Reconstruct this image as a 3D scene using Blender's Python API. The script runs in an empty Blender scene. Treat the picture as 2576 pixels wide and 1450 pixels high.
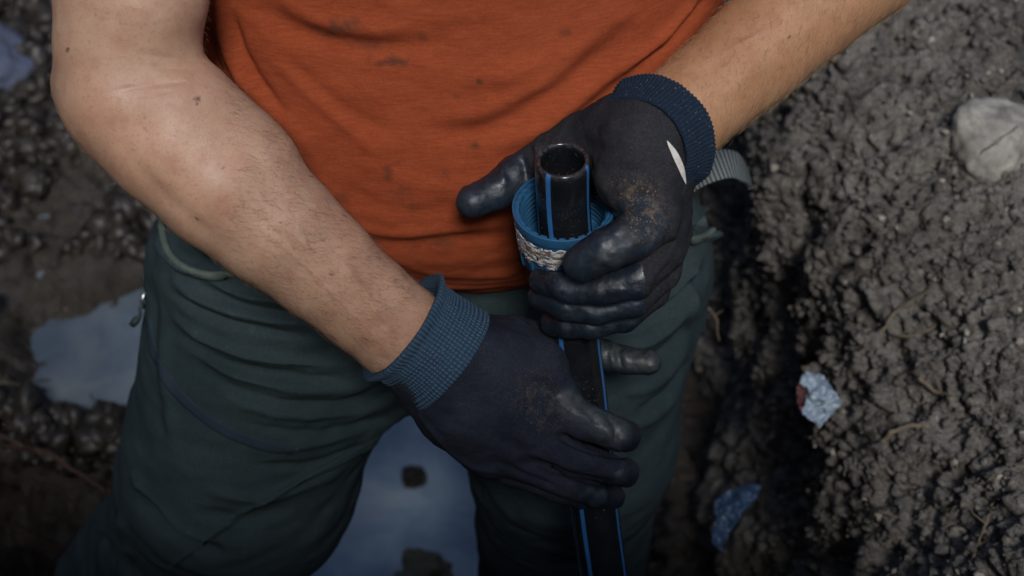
import bpy, math, random
import numpy as np
from mathutils import Vector, Matrix
from mathutils.bvhtree import BVHTree

# ------------------------------------------------------------------ camera, sky, sun, exposure
scene = bpy.context.scene
PITCH = math.radians(50.0)
CAM = np.array([0.0, 0.0, 1.92])
FW = np.array([0.0, math.cos(PITCH), -math.sin(PITCH)])
UP = np.array([0.0, math.sin(PITCH), math.cos(PITCH)])
FPX = 3578.0            # focal length in units of the 2576 px wide picture
cd = bpy.data.cameras.new("camera")
cam = bpy.data.objects.new("camera", cd)
scene.collection.objects.link(cam)
cam.location = CAM
cam.rotation_euler = (math.pi / 2 - PITCH, 0, 0)
cd.lens = 50.0
cd.sensor_width = 36.0
cd.clip_start = 0.02
cd.clip_end = 200.0
cd.dof.use_dof = True
cd.dof.focus_distance = 1.04
cd.dof.aperture_fstop = 5.6
scene.camera = cam

world = bpy.data.worlds.new("World")
scene.world = world
world.use_nodes = True
wn = world.node_tree
sky = wn.nodes.new("ShaderNodeTexSky")
sky.sky_type = 'NISHITA'
sky.sun_disc = False
SUN_EL, SUN_AZ = math.radians(55), math.radians(173)     # azimuth clockwise from +Y
sky.sun_elevation = SUN_EL
sky.sun_rotation = SUN_AZ
bg = wn.nodes["Background"]
bg.inputs[1].default_value = 0.095
wn.links.new(sky.outputs[0], bg.inputs[0])

sl = bpy.data.lights.new("sun", 'SUN')
sl.energy = 2.05
sl.angle = math.radians(11)
sl.color = (1.0, 0.975, 0.94)
so = bpy.data.objects.new("sun", sl)
scene.collection.objects.link(so)
sdir = Vector((math.sin(SUN_AZ) * math.cos(SUN_EL), math.cos(SUN_AZ) * math.cos(SUN_EL), math.sin(SUN_EL)))
so.rotation_euler = sdir.to_track_quat('Z', 'Y').to_euler()
so.location = (0, 0, 5)

scene.view_settings.view_transform = 'Standard'
scene.view_settings.look = 'None'
scene.view_settings.gamma = 1.0
scene.view_settings.exposure = 0.32
scene.render.engine = 'CYCLES'
scene.cycles.use_denoising = True
scene.cycles.max_bounces = 6

random.seed(7)
rng = np.random.default_rng(7)


# ------------------------------------------------------------------ helpers
def P(u, v, d):
    """a point at depth d metres in front of the lens, measured off the photograph"""
    return CAM + d * (np.array([(u - 1288) / FPX, 0, 0]) + (724.5 - v) / FPX * UP + FW)


def proj(V):
    r = V - CAM
    d = r @ FW
    return 1288 + FPX * r[:, 0] / d, 724.5 - FPX * (r @ UP) / d, d


def hash3(i, j, k, seed):
    h = (i.astype(np.int64) * 374761393 + j.astype(np.int64) * 668265263 + k.astype(np.int64) * 2147483647 + seed * 974711) & 0xffffffff
    h = ((h ^ (h >> 13)) * 1274126177) & 0xffffffff
    h = (h ^ (h >> 16)) & 0xffffffff
    h = (h * 2246822519) & 0xffffffff
    return ((h ^ (h >> 15)) & 0xffffff) / float(0xffffff)


def vnoise(Q, seed=0):
    """value noise in -1..1"""
    f = np.floor(Q)
    t = Q - f
    t = t * t * t * (t * (t * 6 - 15) + 10)
    i = f.astype(np.int64)
    out = 0
    for a in (0, 1):
        for b in (0, 1):
            for c in (0, 1):
                w = (t[:, 0] if a else 1 - t[:, 0]) * (t[:, 1] if b else 1 - t[:, 1]) * (t[:, 2] if c else 1 - t[:, 2])
                out = out + w * hash3(i[:, 0] + a, i[:, 1] + b, i[:, 2] + c, seed)
    return out * 2 - 1


def fbm(Q, octs=4, seed=0, gain=0.5):
    s, a = 0, 1.0
    for o in range(octs):
        s = s + a * vnoise(Q * (2.03 ** o) + 17.3 * o, seed + o)
        a *= gain
    return s


def worley(Q, seed=0):
    f = np.floor(Q).astype(np.int64)
    F1 = np.full(len(Q), 9.0)
    F2 = np.full(len(Q), 9.0)
    ID = np.zeros(len(Q))
    for a in (-1, 0, 1):
        for b in (-1, 0, 1):
            for c in (-1, 0, 1):
                i, j, k = f[:, 0] + a, f[:, 1] + b, f[:, 2] + c
                h0 = hash3(i, j, k, seed)
                d = np.sqrt((i + h0 - Q[:, 0]) ** 2 + (j + hash3(i, j, k, seed + 1) - Q[:, 1]) ** 2 + (k + hash3(i, j, k, seed + 2) - Q[:, 2]) ** 2)
                near = d < F1
                F2 = np.where(near, F1, np.minimum(F2, d))
                ID = np.where(near, h0, ID)
                F1 = np.where(near, d, F1)
    return F1, F2, ID


def sstep(a, b, x):
    t = np.clip((x - a) / (b - a), 0, 1)
    return t * t * (3 - 2 * t)


def mesh_obj(name, V, F, mat=None, parent=None, smooth=True, link=True):
    me = bpy.data.meshes.new(name)
    V = np.asarray(V, dtype=np.float32)
    if isinstance(F, np.ndarray):
        n, k = F.shape
        me.vertices.add(len(V))
        me.vertices.foreach_set("co", V.ravel())
        me.loops.add(n * k)
        me.loops.foreach_set("vertex_index", F.astype(np.int32).ravel())
        me.polygons.add(n)
        me.polygons.foreach_set("loop_start", np.arange(0, n * k, k, dtype=np.int32))
        me.update(calc_edges=True)
        me.validate()
    else:
        me.from_pydata([tuple(map(float, v)) for v in V], [], [tuple(map(int, f)) for f in F])
        me.update()
    me.polygons.foreach_set("use_smooth", np.full(len(me.polygons), smooth))
    o = bpy.data.objects.new(name, me)
    if mat:
        for m in (mat if isinstance(mat, (list, tuple)) else [mat]):
            me.materials.append(m)
    if link:
        scene.collection.objects.link(o)
    if parent:
        o.parent = parent
    return o


def get_co(o):
    a = np.empty(len(o.data.vertices) * 3, dtype=np.float32)
    o.data.vertices.foreach_get("co", a)
    return a.reshape(-1, 3).astype(np.float64)


def get_no(o):
    a = np.empty(len(o.data.vertices) * 3, dtype=np.float32)
    o.data.vertices.foreach_get("normal", a)
    return a.reshape(-1, 3).astype(np.float64)


def set_co(o, V):
    o.data.vertices.foreach_set("co", V.astype(np.float32).ravel())
    o.data.update()


def attr(o, name, vals):
    a = o.data.attributes.get(name) or o.data.attributes.new(name, 'FLOAT', 'POINT')
    a.data.foreach_set("value", np.asarray(vals, dtype=np.float32))


def subdivide(o, levels=1):
    m = o.modifiers.new("s", 'SUBSURF')
    m.levels = m.render_levels = levels
    dg = bpy.context.evaluated_depsgraph_get()
    me = bpy.data.meshes.new_from_object(o.evaluated_get(dg), depsgraph=dg)
    o.modifiers.clear()
    mats = list(o.data.materials)
    o.data = me
    me.materials.clear()
    for x in mats:
        me.materials.append(x)
    me.polygons.foreach_set("use_smooth", np.full(len(me.polygons), True))


def tag(o, label=None, cat=None, group=None, kind=None):
    if label: o['label'] = label
    if cat: o['category'] = cat
    if group: o['group'] = group
    if kind: o['kind'] = kind
    return o


def empty(name, loc=(0, 0, 0)):
    o = bpy.data.objects.new(name, None)
    o.location = loc
    o.empty_display_size = 0.05
    scene.collection.objects.link(o)
    return o


def attach(child, parent):
    """parent without moving: children are built in world coordinates"""
    child.parent = parent
    child.matrix_parent_inverse = Matrix.Translation(parent.location).inverted()
    return child


# ---- signed distance fields -> mesh
def smin(a, b, k):
    h = np.clip(0.5 + 0.5 * (b - a) / k, 0, 1)
    return b * (1 - h) + a * h - k * h * (1 - h)


class Field:
    def __init__(s, lo, hi, h):
        s.lo = np.array(lo, float)
        s.h = h
        s.n = np.ceil((np.array(hi) - s.lo) / h).astype(int) + 1
        s.F = np.full(s.n, 1.0, dtype=np.float32)

    def copy(s):
        f = Field.__new__(Field)
        f.lo, f.h, f.n, f.F = s.lo, s.h, s.n, s.F.copy()
        return f

    def sub(s, lo, hi):
        a = np.clip(np.floor((lo - s.lo) / s.h).astype(int), 0, s.n - 1)
        b = np.clip(np.ceil((hi - s.lo) / s.h).astype(int) + 1, 1, s.n)
        sl = tuple(slice(x, y) for x, y in zip(a, b))
        g = [(s.lo[i] + s.h * np.arange(a[i], b[i])).astype(np.float32) for i in range(3)]
        return sl, g[0][:, None, None], g[1][None, :, None], g[2][None, None, :]

    def cone(s, a, b, ra, rb, k=0.01):
        a, b = np.asarray(a, float), np.asarray(b, float)
        R = max(ra, rb) + k + 3 * s.h
        sl, X, Y, Z = s.sub(np.minimum(a, b) - R, np.maximum(a, b) + R)
        ba = b - a
        L2 = max(float(ba @ ba), 1e-12)
        t = np.clip(((X - a[0]) * ba[0] + (Y - a[1]) * ba[1] + (Z - a[2]) * ba[2]) / L2, 0, 1)
        d = np.sqrt((X - a[0] - t * ba[0]) ** 2 + (Y - a[1] - t * ba[1]) ** 2 + (Z - a[2] - t * ba[2]) ** 2) - (ra + (rb - ra) * t)
        s.F[sl] = smin(s.F[sl], d, k)

    def chain(s, pts, rad, k=0.006, ks=0.002):
        """a limb of tapering links, joined to the rest with blend k"""
        R = max(rad) + k + 3 * s.h
        sl, X, Y, Z = s.sub(np.min(pts, 0) - R, np.max(pts, 0) + R)
        t_ = Field.__new__(Field)
        a = np.array([q.start for q in sl])
        t_.lo, t_.h, t_.n = s.lo + s.h * a, s.h, np.array([q.stop - q.start for q in sl])
        t_.F = np.full(t_.n, 1.0, dtype=np.float32)
        for i in range(len(pts) - 1):
            t_.cone(pts[i], pts[i + 1], rad[i], rad[i + 1], ks)
        s.F[sl] = smin(s.F[sl], t_.F, k)

    def ball(s, c, r, k=0.01, scale=(1, 1, 1), rot=None):
        c = np.asarray(c, float)
        sc = np.asarray(scale, float)
        R = r * sc.max() + k + 3 * s.h
        sl, X, Y, Z = s.sub(c - R, c + R)
        x, y, z = X - c[0], Y - c[1], Z - c[2]
        if rot is not None:
            M = np.array(rot)
            x, y, z = (M[0, 0] * x + M[0, 1] * y + M[0, 2] * z), (M[1, 0] * x + M[1, 1] * y + M[1, 2] * z), (M[2, 0] * x + M[2, 1] * y + M[2, 2] * z)
        q = np.sqrt((x / sc[0]) ** 2 + (y / sc[1]) ** 2 + (z / sc[2]) ** 2)
        d = (q - r) * sc.min()
        s.F[sl] = smin(s.F[sl], d, k)

    def column(s, zs, cx, cy, ra, rb, k=0.02, p=2.3):
        zs = np.array(zs)
        lo = np.array([min(np.array(cx) - ra) - .05, min(np.array(cy) - rb) - .05, zs[0] - .02])
        hi = np.array([max(np.array(cx) + ra) + .05, max(np.array(cy) + rb) + .05, zs[-1] + .02])
        sl, X, Y, Z = s.sub(lo, hi)
        z = Z.ravel()
        I = lambda q: np.interp(z, zs, q)[None, None, :]
        A, B = I(ra), I(rb)
        q = (np.abs((X - I(cx)) / A) ** p + np.abs((Y - I(cy)) / B) ** p) ** (1 / p)
        d = (q - 1) * np.minimum(A, B)
        d = np.maximum(d, np.maximum(zs[0] - Z, Z - zs[-1]))
        s.F[sl] = smin(s.F[sl], d, k)

    def mesh(s):
        F = s.F
        S = F < 0
        nx, ny, nz = F.shape
        cnt = np.zeros((nx - 1, ny - 1, nz - 1), dtype=np.int8)
        for a in (0, 1):
            for b in (0, 1):
                for c in (0, 1):
                    cnt += S[a:nx - 1 + a, b:ny - 1 + b, c:nz - 1 + c]
        mixed = (cnt > 0) & (cnt < 8)
        I, J, K = np.nonzero(mixed)
        idx = np.full(mixed.shape, -1, dtype=np.int32)
        idx[I, J, K] = np.arange(len(I))
        acc = np.zeros((len(I), 3))
        num = np.zeros(len(I))
        corners = [(a, b, c) for a in (0, 1) for b in (0, 1) for c in (0, 1)]
        for c0 in corners:
            for ax in range(3):
                if c0[ax]: continue
                c1 = list(c0); c1[ax] = 1
                f0 = F[I + c0[0], J + c0[1], K + c0[2]].astype(float)
                f1 = F[I + c1[0], J + c1[1], K + c1[2]].astype(float)
                m = (f0 < 0) != (f1 < 0)
                t = np.where(m, f0 / np.where(f0 == f1, 1, f0 - f1), 0)
                p = np.tile(np.array(c0, float), (len(I), 1))
                p[:, ax] += t
                acc += p * m[:, None]
                num += m
        V = s.lo + s.h * (np.stack([I, J, K], 1) + acc / num[:, None])
        quads = []
        for ax in range(3):
            sl0 = [slice(None)] * 3; sl1 = [slice(None)] * 3
            sl0[ax] = slice(0, -1); sl1[ax] = slice(1, None)
            A, B = S[tuple(sl0)], S[tuple(sl1)]
            ch = A != B
            o1, o2 = [(1, 2), (2, 0), (0, 1)][ax]
            E = np.array(np.nonzero(ch)).T
            ok = np.ones(len(E), bool)
            for o in (o1, o2):
                ok &= (E[:, o] > 0) & (E[:, o] < F.shape[o] - 1)
            E = E[ok]
            inside = A[E[:, 0], E[:, 1], E[:, 2]]
            def at(d1, d2):
                Q = E.copy(); Q[:, o1] += d1; Q[:, o2] += d2
                return idx[Q[:, 0], Q[:, 1], Q[:, 2]]
            q = np.stack([at(-1, -1), at(0, -1), at(0, 0), at(-1, 0)], 1)
            q[~inside] = q[~inside][:, ::-1]
            quads.append(q)
        return V, np.concatenate(quads)


# ---- folds: raise or sink a surface along a line measured on it
FOLD_SCALE = 1.0


def fold(o, lines, facing=True):
    """lines: (points [(u, v)...], half width px, height m)"""
    V = get_co(o)
    N = get_no(o)
    u, v, d = proj(V)
    vis = ((V - CAM) * N).sum(1) < 0
    D = np.zeros(len(V))
    for pts, w, amp in lines:
        amp = amp * FOLD_SCALE
        pts = np.array(pts, float)
        # resample as smooth curve
        best = np.full(len(V), 1e9)
        env = np.zeros(len(V))
        t0 = np.linspace(0, 1, len(pts))
        tt = np.linspace(0, 1, 8 * (len(pts) - 1) + 1)
        C = catmull(pts, tt)
        lo, hi = C.min(0) - 3 * w, C.max(0) + 3 * w
        m = np.nonzero((u > lo[0]) & (u < hi[0]) & (v > lo[1]) & (v < hi[1]) & vis)[0]
        if not len(m): continue
        uu, vv = u[m], v[m]
        bd = np.full(len(m), 1e9); bt = np.zeros(len(m))
        for i in range(len(C) - 1):
            a, b = C[i], C[i + 1]
            ab = b - a
            t = np.clip(((uu - a[0]) * ab[0] + (vv - a[1]) * ab[1]) / max(ab @ ab, 1e-9), 0, 1)
            dd = np.hypot(uu - a[0] - t * ab[0], vv - a[1] - t * ab[1])
            c = dd < bd
            bd[c] = dd[c]; bt[c] = (tt[i] + t * (tt[i + 1] - tt[i]))[c]
        taper = np.clip(np.minimum(bt, 1 - bt) * 4, 0, 1) ** .7
        D[m] += amp * np.exp(-(bd / w) ** 2) * taper
    set_co(o, V + N * D[:, None])


def catmull(pts, tt):
    n = len(pts)
    if n == 2:
        return pts[0] + (pts[1] - pts[0]) * tt[:, None]
    Q = np.vstack([2 * pts[0] - pts[1], pts, 2 * pts[-1] - pts[-2]])
    s = np.clip(tt * (n - 1), 0, n - 1 - 1e-9)
    i = s.astype(int)
    t = (s - i)[:, None]
    p0, p1, p2, p3 = Q[i], Q[i + 1], Q[i + 2], Q[i + 3]
    return 0.5 * (2 * p1 + (p2 - p0) * t + (2 * p0 - 5 * p1 + 4 * p2 - p3) * t ** 2 + (3 * p1 - p0 - 3 * p2 + p3) * t ** 3)


def frames(C):
    T = np.gradient(C, axis=0)
    T /= np.linalg.norm(T, axis=1)[:, None]
    ref = np.array([0, 0, 1.0]) if abs(T[0][2]) < .9 else np.array([0, 1.0, 0])
    A = np.zeros_like(C); B = np.zeros_like(C)
    a = ref - T[0] * (ref @ T[0])
    for i in range(len(C)):
        a = a - T[i] * (a @ T[i])
        a /= np.linalg.norm(a)
        A[i] = a
        B[i] = np.cross(T[i], a)
    return T, A, B


def sweep(C, R, nseg=10, cap=True):
    """round tube along the points C with radii R; R may be a (n, nseg) array"""
    C = np.asarray(C, float)
    n = len(C)
    T, A, B = frames(C)
    ang = np.linspace(0, 2 * np.pi, nseg, endpoint=False)
    R = np.asarray(R, float)
    if R.ndim == 0: R = np.full((n, nseg), float(R))
    if R.ndim == 1: R = np.tile(R[:, None], (1, nseg))
    V = C[:, None, :] + R[:, :, None] * (np.cos(ang)[None, :, None] * A[:, None, :] + np.sin(ang)[None, :, None] * B[:, None, :])
    V = V.reshape(-1, 3)
    F = []
    for i in range(n - 1):
        for j in range(nseg):
            F.append((i * nseg + j, i * nseg + (j + 1) % nseg, (i + 1) * nseg + (j + 1) % nseg, (i + 1) * nseg + j))
    if cap:
        F.append(tuple(range(nseg))[::-1])
        F.append(tuple((n - 1) * nseg + j for j in range(nseg)))
    return V, F


def grid_faces(n, m, wrap=False):
    i, j = np.meshgrid(np.arange(n - 1), np.arange(m if wrap else m - 1), indexing='ij')
    i, j = i.ravel(), j.ravel()
    j2 = (j + 1) % m
    return np.stack([i * m + j, i * m + j2, (i + 1) * m + j2, (i + 1) * m + j], 1)


def bvh_of(o):
    V = get_co(o)
    return BVHTree.FromPolygons([tuple(v) for v in V], [tuple(p.vertices) for p in o.data.polygons])


def hit(bvh, u, v):
    dr = P(u, v, 1.0) - CAM
    dr /= np.linalg.norm(dr)
    loc, no, idx, dist = bvh.ray_cast(Vector(CAM), Vector(dr))
    if loc is None: return None, None
    return np.array(loc), np.array(no)


# ------------------------------------------------------------------ materials
class NT:
    def __init__(s, name):
        s.m = bpy.data.materials.new(name)
        s.m.use_nodes = True
        s.t = s.m.node_tree
        s.b = s.t.nodes["Principled BSDF"]
        s.tc = s.t.nodes.new("ShaderNodeTexCoord").outputs["Object"]

    def n(s, typ, **kw):
        x = s.t.nodes.new(typ)
        for k, v in kw.items():
            if k.startswith("i_"):
                x.inputs[k[2:].replace("_", " ")].default_value = v
            else:
                setattr(x, k, v)
        return x

    def link(s, a, b): s.t.links.new(a, b)

    def noise(s, scale, detail=4, rough=0.55, vec=None, dist=0.0):
        x = s.n("ShaderNodeTexNoise", i_Scale=scale, i_Detail=detail, i_Roughness=rough, i_Distortion=dist)
        s.link(vec or s.tc, x.inputs["Vector"])
        return x.outputs["Fac"]

    def ramp(s, fac, stops):
        x = s.n("ShaderNodeValToRGB")
        e = x.color_ramp.elements
        while len(e) < len(stops): e.new(0.5)
        for i, (p, c) in enumerate(stops):
            e[i].position = p
            e[i].color = (*c, 1) if hasattr(c, '__len__') else (c, c, c, 1)
        s.link(fac, x.inputs[0])
        return x.outputs[0]

    def mix(s, fac, a, b, mode='MIX'):
        x = s.n("ShaderNodeMix", data_type='RGBA', blend_type=mode)
        for val, sock in ((fac, x.inputs["Factor"]), (a, x.inputs["A"]), (b, x.inputs["B"])):
            pass
        ins = {i.identifier: i for i in x.inputs}
        for val, sock in ((fac, ins["Factor_Float"]), (a, ins["A_Color"]), (b, ins["B_Color"])):
            if isinstance(val, (int, float)): sock.default_value = val if sock.type == 'VALUE' else (val, val, val, 1)
            elif isinstance(val, tuple): sock.default_value = (*val, 1)
            else: s.link(val, sock)
        return [o for o in x.outputs if o.identifier == "Result_Color"][0]

    def math(s, op, a, b=0.0, clamp=False):
        x = s.n("ShaderNodeMath", operation=op, use_clamp=clamp)
        for val, sock in ((a, x.inputs[0]), (b, x.inputs[1])):
            if isinstance(val, (int, float)): sock.default_value = val
            else: s.link(val, sock)
        return x.outputs[0]

    def attr(s, name):
        return s.n("ShaderNodeAttribute", attribute_name=name).outputs["Fac"]

    def map(s, scale=(1, 1, 1), rot=(0, 0, 0), vec=None):
        x = s.n("ShaderNodeMapping")
        x.inputs["Scale"].default_value = scale
        x.inputs["Rotation"].default_value = rot
        s.link(vec or s.tc, x.inputs["Vector"])
        return x.outputs[0]

    def wave(s, scale, vec=None, dist=0.0, dscale=1.0, direction='X'):
        x = s.n("ShaderNodeTexWave", i_Scale=scale, i_Distortion=dist)
        x.inputs["Detail Scale"].default_value = dscale
        x.bands_direction = direction
        s.link(vec or s.tc, x.inputs["Vector"])
        return x.outputs["Fac"]

    def bump(s, h, strength=0.3, dist=0.001, prev=None):
        x = s.n("ShaderNodeBump", i_Strength=strength, i_Distance=dist)
        s.link(h, x.inputs["Height"])
        if prev: s.link(prev, x.inputs["Normal"])
        return x.outputs[0]

    def out(s, col=None, rough=None, normal=None, spec=None, **kw):
        def put(name, val):
            if val is None: return
            i = s.b.inputs[name]
            if isinstance(val, (int, float)): i.default_value = val
            elif isinstance(val, tuple): i.default_value = (*val, 1)
            else: s.link(val, i)
        put("Base Color", col); put("Roughness", rough); put("Normal", normal); put("Specular IOR Level", spec)
        for k, v in kw.items(): put(k.replace("_", " "), v)
        return s.m


def mat_skin(name, tone_warm_light):
    s = NT(name)
    c1 = s.ramp(s.noise(22, 5, 0.6), [(0.3, tone_warm_light[0]), (0.7, tone_warm_light[1])])
    f = s.ramp(s.noise(420, 3, 0.6), [(0.56, 0.0), (0.72, 1.0)])
    c2 = s.mix(s.math('MULTIPLY', f, 0.65), c1, tone_warm_light[2])
    blot = s.ramp(s.noise(55, 5, 0.7), [(0.45, 0.0), (0.7, 0.5)])
    c2 = s.mix(blot, c2, tone_warm_light[2])
    g = s.ramp(s.noise(900, 2, 0.5), [(0.6, 0.0), (0.75, 1.0)])
    c3 = s.mix(s.math('MULTIPLY', g, 0.25), c2, tone_warm_light[3])
    c3 = s.mix(s.attr("tan"), c3, s.mix(1.0, c3, (.90, .77, .60), 'MULTIPLY'))  # warmer light on one arm, mixed into the base colour
    c3 = s.mix(s.math('MULTIPLY', s.attr("flush"), s.noise(30, 4)), c3, s.mix(1.0, c3, (.95, .72, .66), 'MULTIPLY'))
    c4 = s.mix(s.attr("mole"), c3, (0.03, 0.012, 0.008))
    v = s.n("ShaderNodeTexVoronoi", i_Scale=900.0)
    s.link(s.map((1, 1, 1)), v.inputs["Vector"])
    n1 = s.bump(v.outputs["Distance"], 0.3, 0.0004)
    n2 = s.bump(s.noise(260, 5, 0.65), 0.18, 0.001, n1)
    return s.out(c4, s.ramp(s.noise(60, 4), [(0.3, 0.42), (0.7, 0.6)]), n2, 0.4, Subsurface_Weight=0.12, Subsurface_Scale=0.006,
                 )


M = {}
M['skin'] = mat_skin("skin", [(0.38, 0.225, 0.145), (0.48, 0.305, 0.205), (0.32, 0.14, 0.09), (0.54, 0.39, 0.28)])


def mat_shirt():
    s = NT("orange_cotton")
    base = s.ramp(s.noise(9, 5, 0.6), [(0.3, (0.205, 0.038, 0.013)), (0.7, (0.275, 0.056, 0.021))])
    streak = s.noise(1.0, 3, 0.6, s.map((90, 90, 700)))
    base = s.mix(s.ramp(streak, [(0.35, 0.0), (0.7, 0.35)]), base, (0.40, 0.095, 0.035))
    st = s.ramp(s.noise(26, 6, 0.7, dist=0.6), [(0.60, 0.0), (0.74, 0.5)])
    st = s.math('MULTIPLY', st, s.ramp(s.noise(5, 2), [(0.45, 0.0), (0.62, 1.0)]))
    base = s.mix(st, base, (0.06, 0.03, 0.018))
    base = s.mix(s.attr("stain"), base, (0.05, 0.028, 0.018))
    fine = s.ramp(s.noise(500, 3, 0.7), [(0.3, 0.88), (0.7, 1.08)])
    base = s.mix(1.0, base, fine, 'MULTIPLY')
    w = s.wave(420, s.map((1, 1, 1)), 0.6, 2.0, 'X')
    n1 = s.bump(w, 0.22, 0.0004)
    n2 = s.bump(s.noise(700, 3), 0.25, 0.0006, n1)
    return s.out(base, 0.95, n2, 0.15)


def mat_trouser(name, c1, c2, c3):
    s = NT(name)
    base = s.ramp(s.noise(7, 6, 0.62), [(0.3, c1), (0.7, c2)])
    f = s.ramp(s.noise(60, 6, 0.75), [(0.60, 0.0), (0.8, 0.5)])
    base = s.mix(f, base, c3)
    fine = s.ramp(s.noise(600, 3, 0.7), [(0.3, 0.7), (0.7, 1.2)])
    base = s.mix(1.0, base, fine, 'MULTIPLY')
    base = s.mix(s.attr("tape"), base, (0.030, 0.048, 0.085))
    base = s.mix(s.attr("worn"), base, c3)
    w = s.wave(500, s.map((1, 1, 1), (0.5, 0.4, 0.3)), 0.5, 2.0, 'X')
    n = s.bump(w, 0.15, 0.0003)
    n = s.bump(s.noise(500, 3), 0.3, 0.0006, n)
    return s.out(base, 0.9, n, 0.2)


def mat_glove(name, knit1, knit2, dust=1.0):
    s = NT(name)
    coat = s.attr("coat")
    edge = s.math('ADD', coat, s.math('MULTIPLY', s.math('SUBTRACT', s.noise(90, 5, 0.7), 0.5), 0.5))
    coat = s.ramp(edge, [(0.45, 0.0), (0.53, 1.0)])
    base = s.ramp(s.noise(28, 5, 0.6), [(0.3, knit1), (0.7, knit2)])
    fib = s.ramp(s.noise(700, 2, 0.7), [(0.35, 0.7), (0.72, 1.35)])
    base = s.mix(1.0, base, fib, 'MULTIPLY')
    rub = s.ramp(s.noise(40, 5, 0.65), [(0.35, (0.005, 0.009, 0.015)), (0.7, (0.014, 0.023, 0.036))])
    rub = s.mix(s.ramp(s.noise(210, 6, 0.8), [(0.55, 0.0), (0.75, 0.45)]), rub, (0.07, 0.075, 0.075))
    base = s.mix(coat, base, rub)
    # grey scuffed film where the coating is dusty
    base = s.mix(s.math('MULTIPLY', s.attr("film"), s.ramp(s.noise(160, 5, 0.7), [(0.35, 0.15), (0.7, 1.0)])), base, (0.075, 0.082, 0.07))
    # grains of soil
    spk = s.ramp(s.noise(750, 2, 0.5), [(0.64, 0.0), (0.70, 1.0)])
    reg = s.math('ADD', s.math('MULTIPLY', s.attr("dust"), 1.0), s.ramp(s.noise(24, 4, 0.6), [(0.48, 0.0), (0.75, 0.35 * dust)]))
    base = s.mix(s.math('MULTIPLY', spk, reg, True), base, (0.30, 0.20, 0.12))
    cl = s.ramp(s.noise(120, 6, 0.75), [(0.50, 0.0), (0.66, 0.7)])
    base = s.mix(s.math('MULTIPLY', cl, s.attr("dust"), True), base, (0.17, 0.12, 0.08))
    rough = s.mix(coat, 0.92, s.ramp(s.noise(130, 5, 0.7), [(0.3, 0.30), (0.7, 0.65)]))
    rough = s.mix(s.attr("dust"), rough, 0.95)
    w = s.wave(1, s.map((260, 260, 260)), 0.3, 2.0, 'DIAGONAL')
    kn = s.math('MULTIPLY', s.math('SUBTRACT', 1.0, coat), w)
    n1 = s.bump(kn, 0.35, 0.0006)
    n2 = s.bump(s.noise(500, 3, 0.6), 0.25, 0.0006, n1)
    n3 = s.bump(s.noise(150, 7, 0.7), 0.35, 0.0012, n2)
    return s.out(base, rough, n3, s.mix(coat, 0.15, 0.5))


def mat_cuff(name, c1, c2):
    s = NT(name)
    base = s.ramp(s.noise(300, 4, 0.7), [(0.3, c1), (0.7, c2)])
    base = s.mix(s.attr("rib"), s.mix(0.7, base, (0.006, 0.010, 0.018)), base)
    d = s.ramp(s.noise(650, 2, 0.5), [(0.66, 0.0), (0.72, 0.5)])
    base = s.mix(d, base, (0.25, 0.18, 0.12))
    n = s.bump(s.noise(900, 2), 0.4, 0.0005)
    return s.out(base, 0.95, n, 0.15)


def mat_plain(name, col, rough=0.5, spec=0.5, var=0.15, bscale=300, bstr=0.2, metal=0.0, dirt=None, dirt_fac=0.5):
    s = NT(name)
    lo = tuple(c * (1 - var) for c in col); hi = tuple(min(1, c * (1 + var)) for c in col)
    base = s.ramp(s.noise(30, 5, 0.65), [(0.3, lo), (0.7, hi)])
    if dirt:
        f = s.ramp(s.noise(70, 6, 0.7), [(0.5, 0.0), (0.7, dirt_fac)])
        base = s.mix(f, base, dirt)
    n = s.bump(s.noise(bscale, 4, 0.6), bstr, 0.001)
    return s.out(base, s.ramp(s.noise(90, 4), [(0.3, rough * 0.8), (0.7, min(1, rough * 1.2))]), n, spec, Metallic=metal)


def mat_soil(name, cols, rough, wet=0.0):
    s = NT(name)
    base = s.ramp(s.noise(9, 9, 0.72), [(0.30, cols[0]), (0.5, cols[1]), (0.70, cols[2])])
    f = s.ramp(s.noise(75, 7, 0.75), [(0.35, 0.0), (0.68, 1.0)])
    base = s.mix(f, base, s.mix(0.6, base, cols[3]))
    g = s.ramp(s.noise(330, 4, 0.7), [(0.3, 0.5), (0.72, 1.5)])
    base = s.mix(1.0, base, g, 'MULTIPLY')
    pale = s.ramp(s.noise(150, 3, 0.6), [(0.66, 0.0), (0.73, 0.8)])
    base = s.mix(pale, base, cols[4])
    n = s.bump(s.noise(90, 8, 0.75), 0.8 if wet else 0.8, 0.006)
    n = s.bump(s.noise(420, 4, 0.7), 0.2 if wet else 0.6, 0.002, n)
    r = s.ramp(s.noise(35, 5, 0.6), [(0.35, rough[0]), (0.65, rough[1])])
    return s.out(base, r, n, 0.5 if wet else 0.25)


M['shirt'] = mat_shirt()
M['trouser'] = mat_trouser("green_work_cloth", (0.019, 0.033, 0.037), (0.036, 0.054, 0.058), (0.10, 0.13, 0.125))
M['strap'] = mat_plain("grey_webbing", (0.15, 0.17, 0.165), 0.85, 0.2)
M['glove_lower'] = mat_glove("knit_glove_violet", (0.011, 0.014, 0.024), (0.024, 0.029, 0.042), 0.5)
M['glove_upper'] = mat_glove("knit_glove_charcoal", (0.015, 0.016, 0.020), (0.032, 0.032, 0.036), 1.0)
M['cuff_lower'] = mat_cuff("knit_cuff_blue", (0.034, 0.075, 0.125), (0.062, 0.115, 0.175))
M['cuff_upper'] = mat_cuff("knit_cuff_navy", (0.010, 0.021, 0.042), (0.018, 0.034, 0.058))


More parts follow.
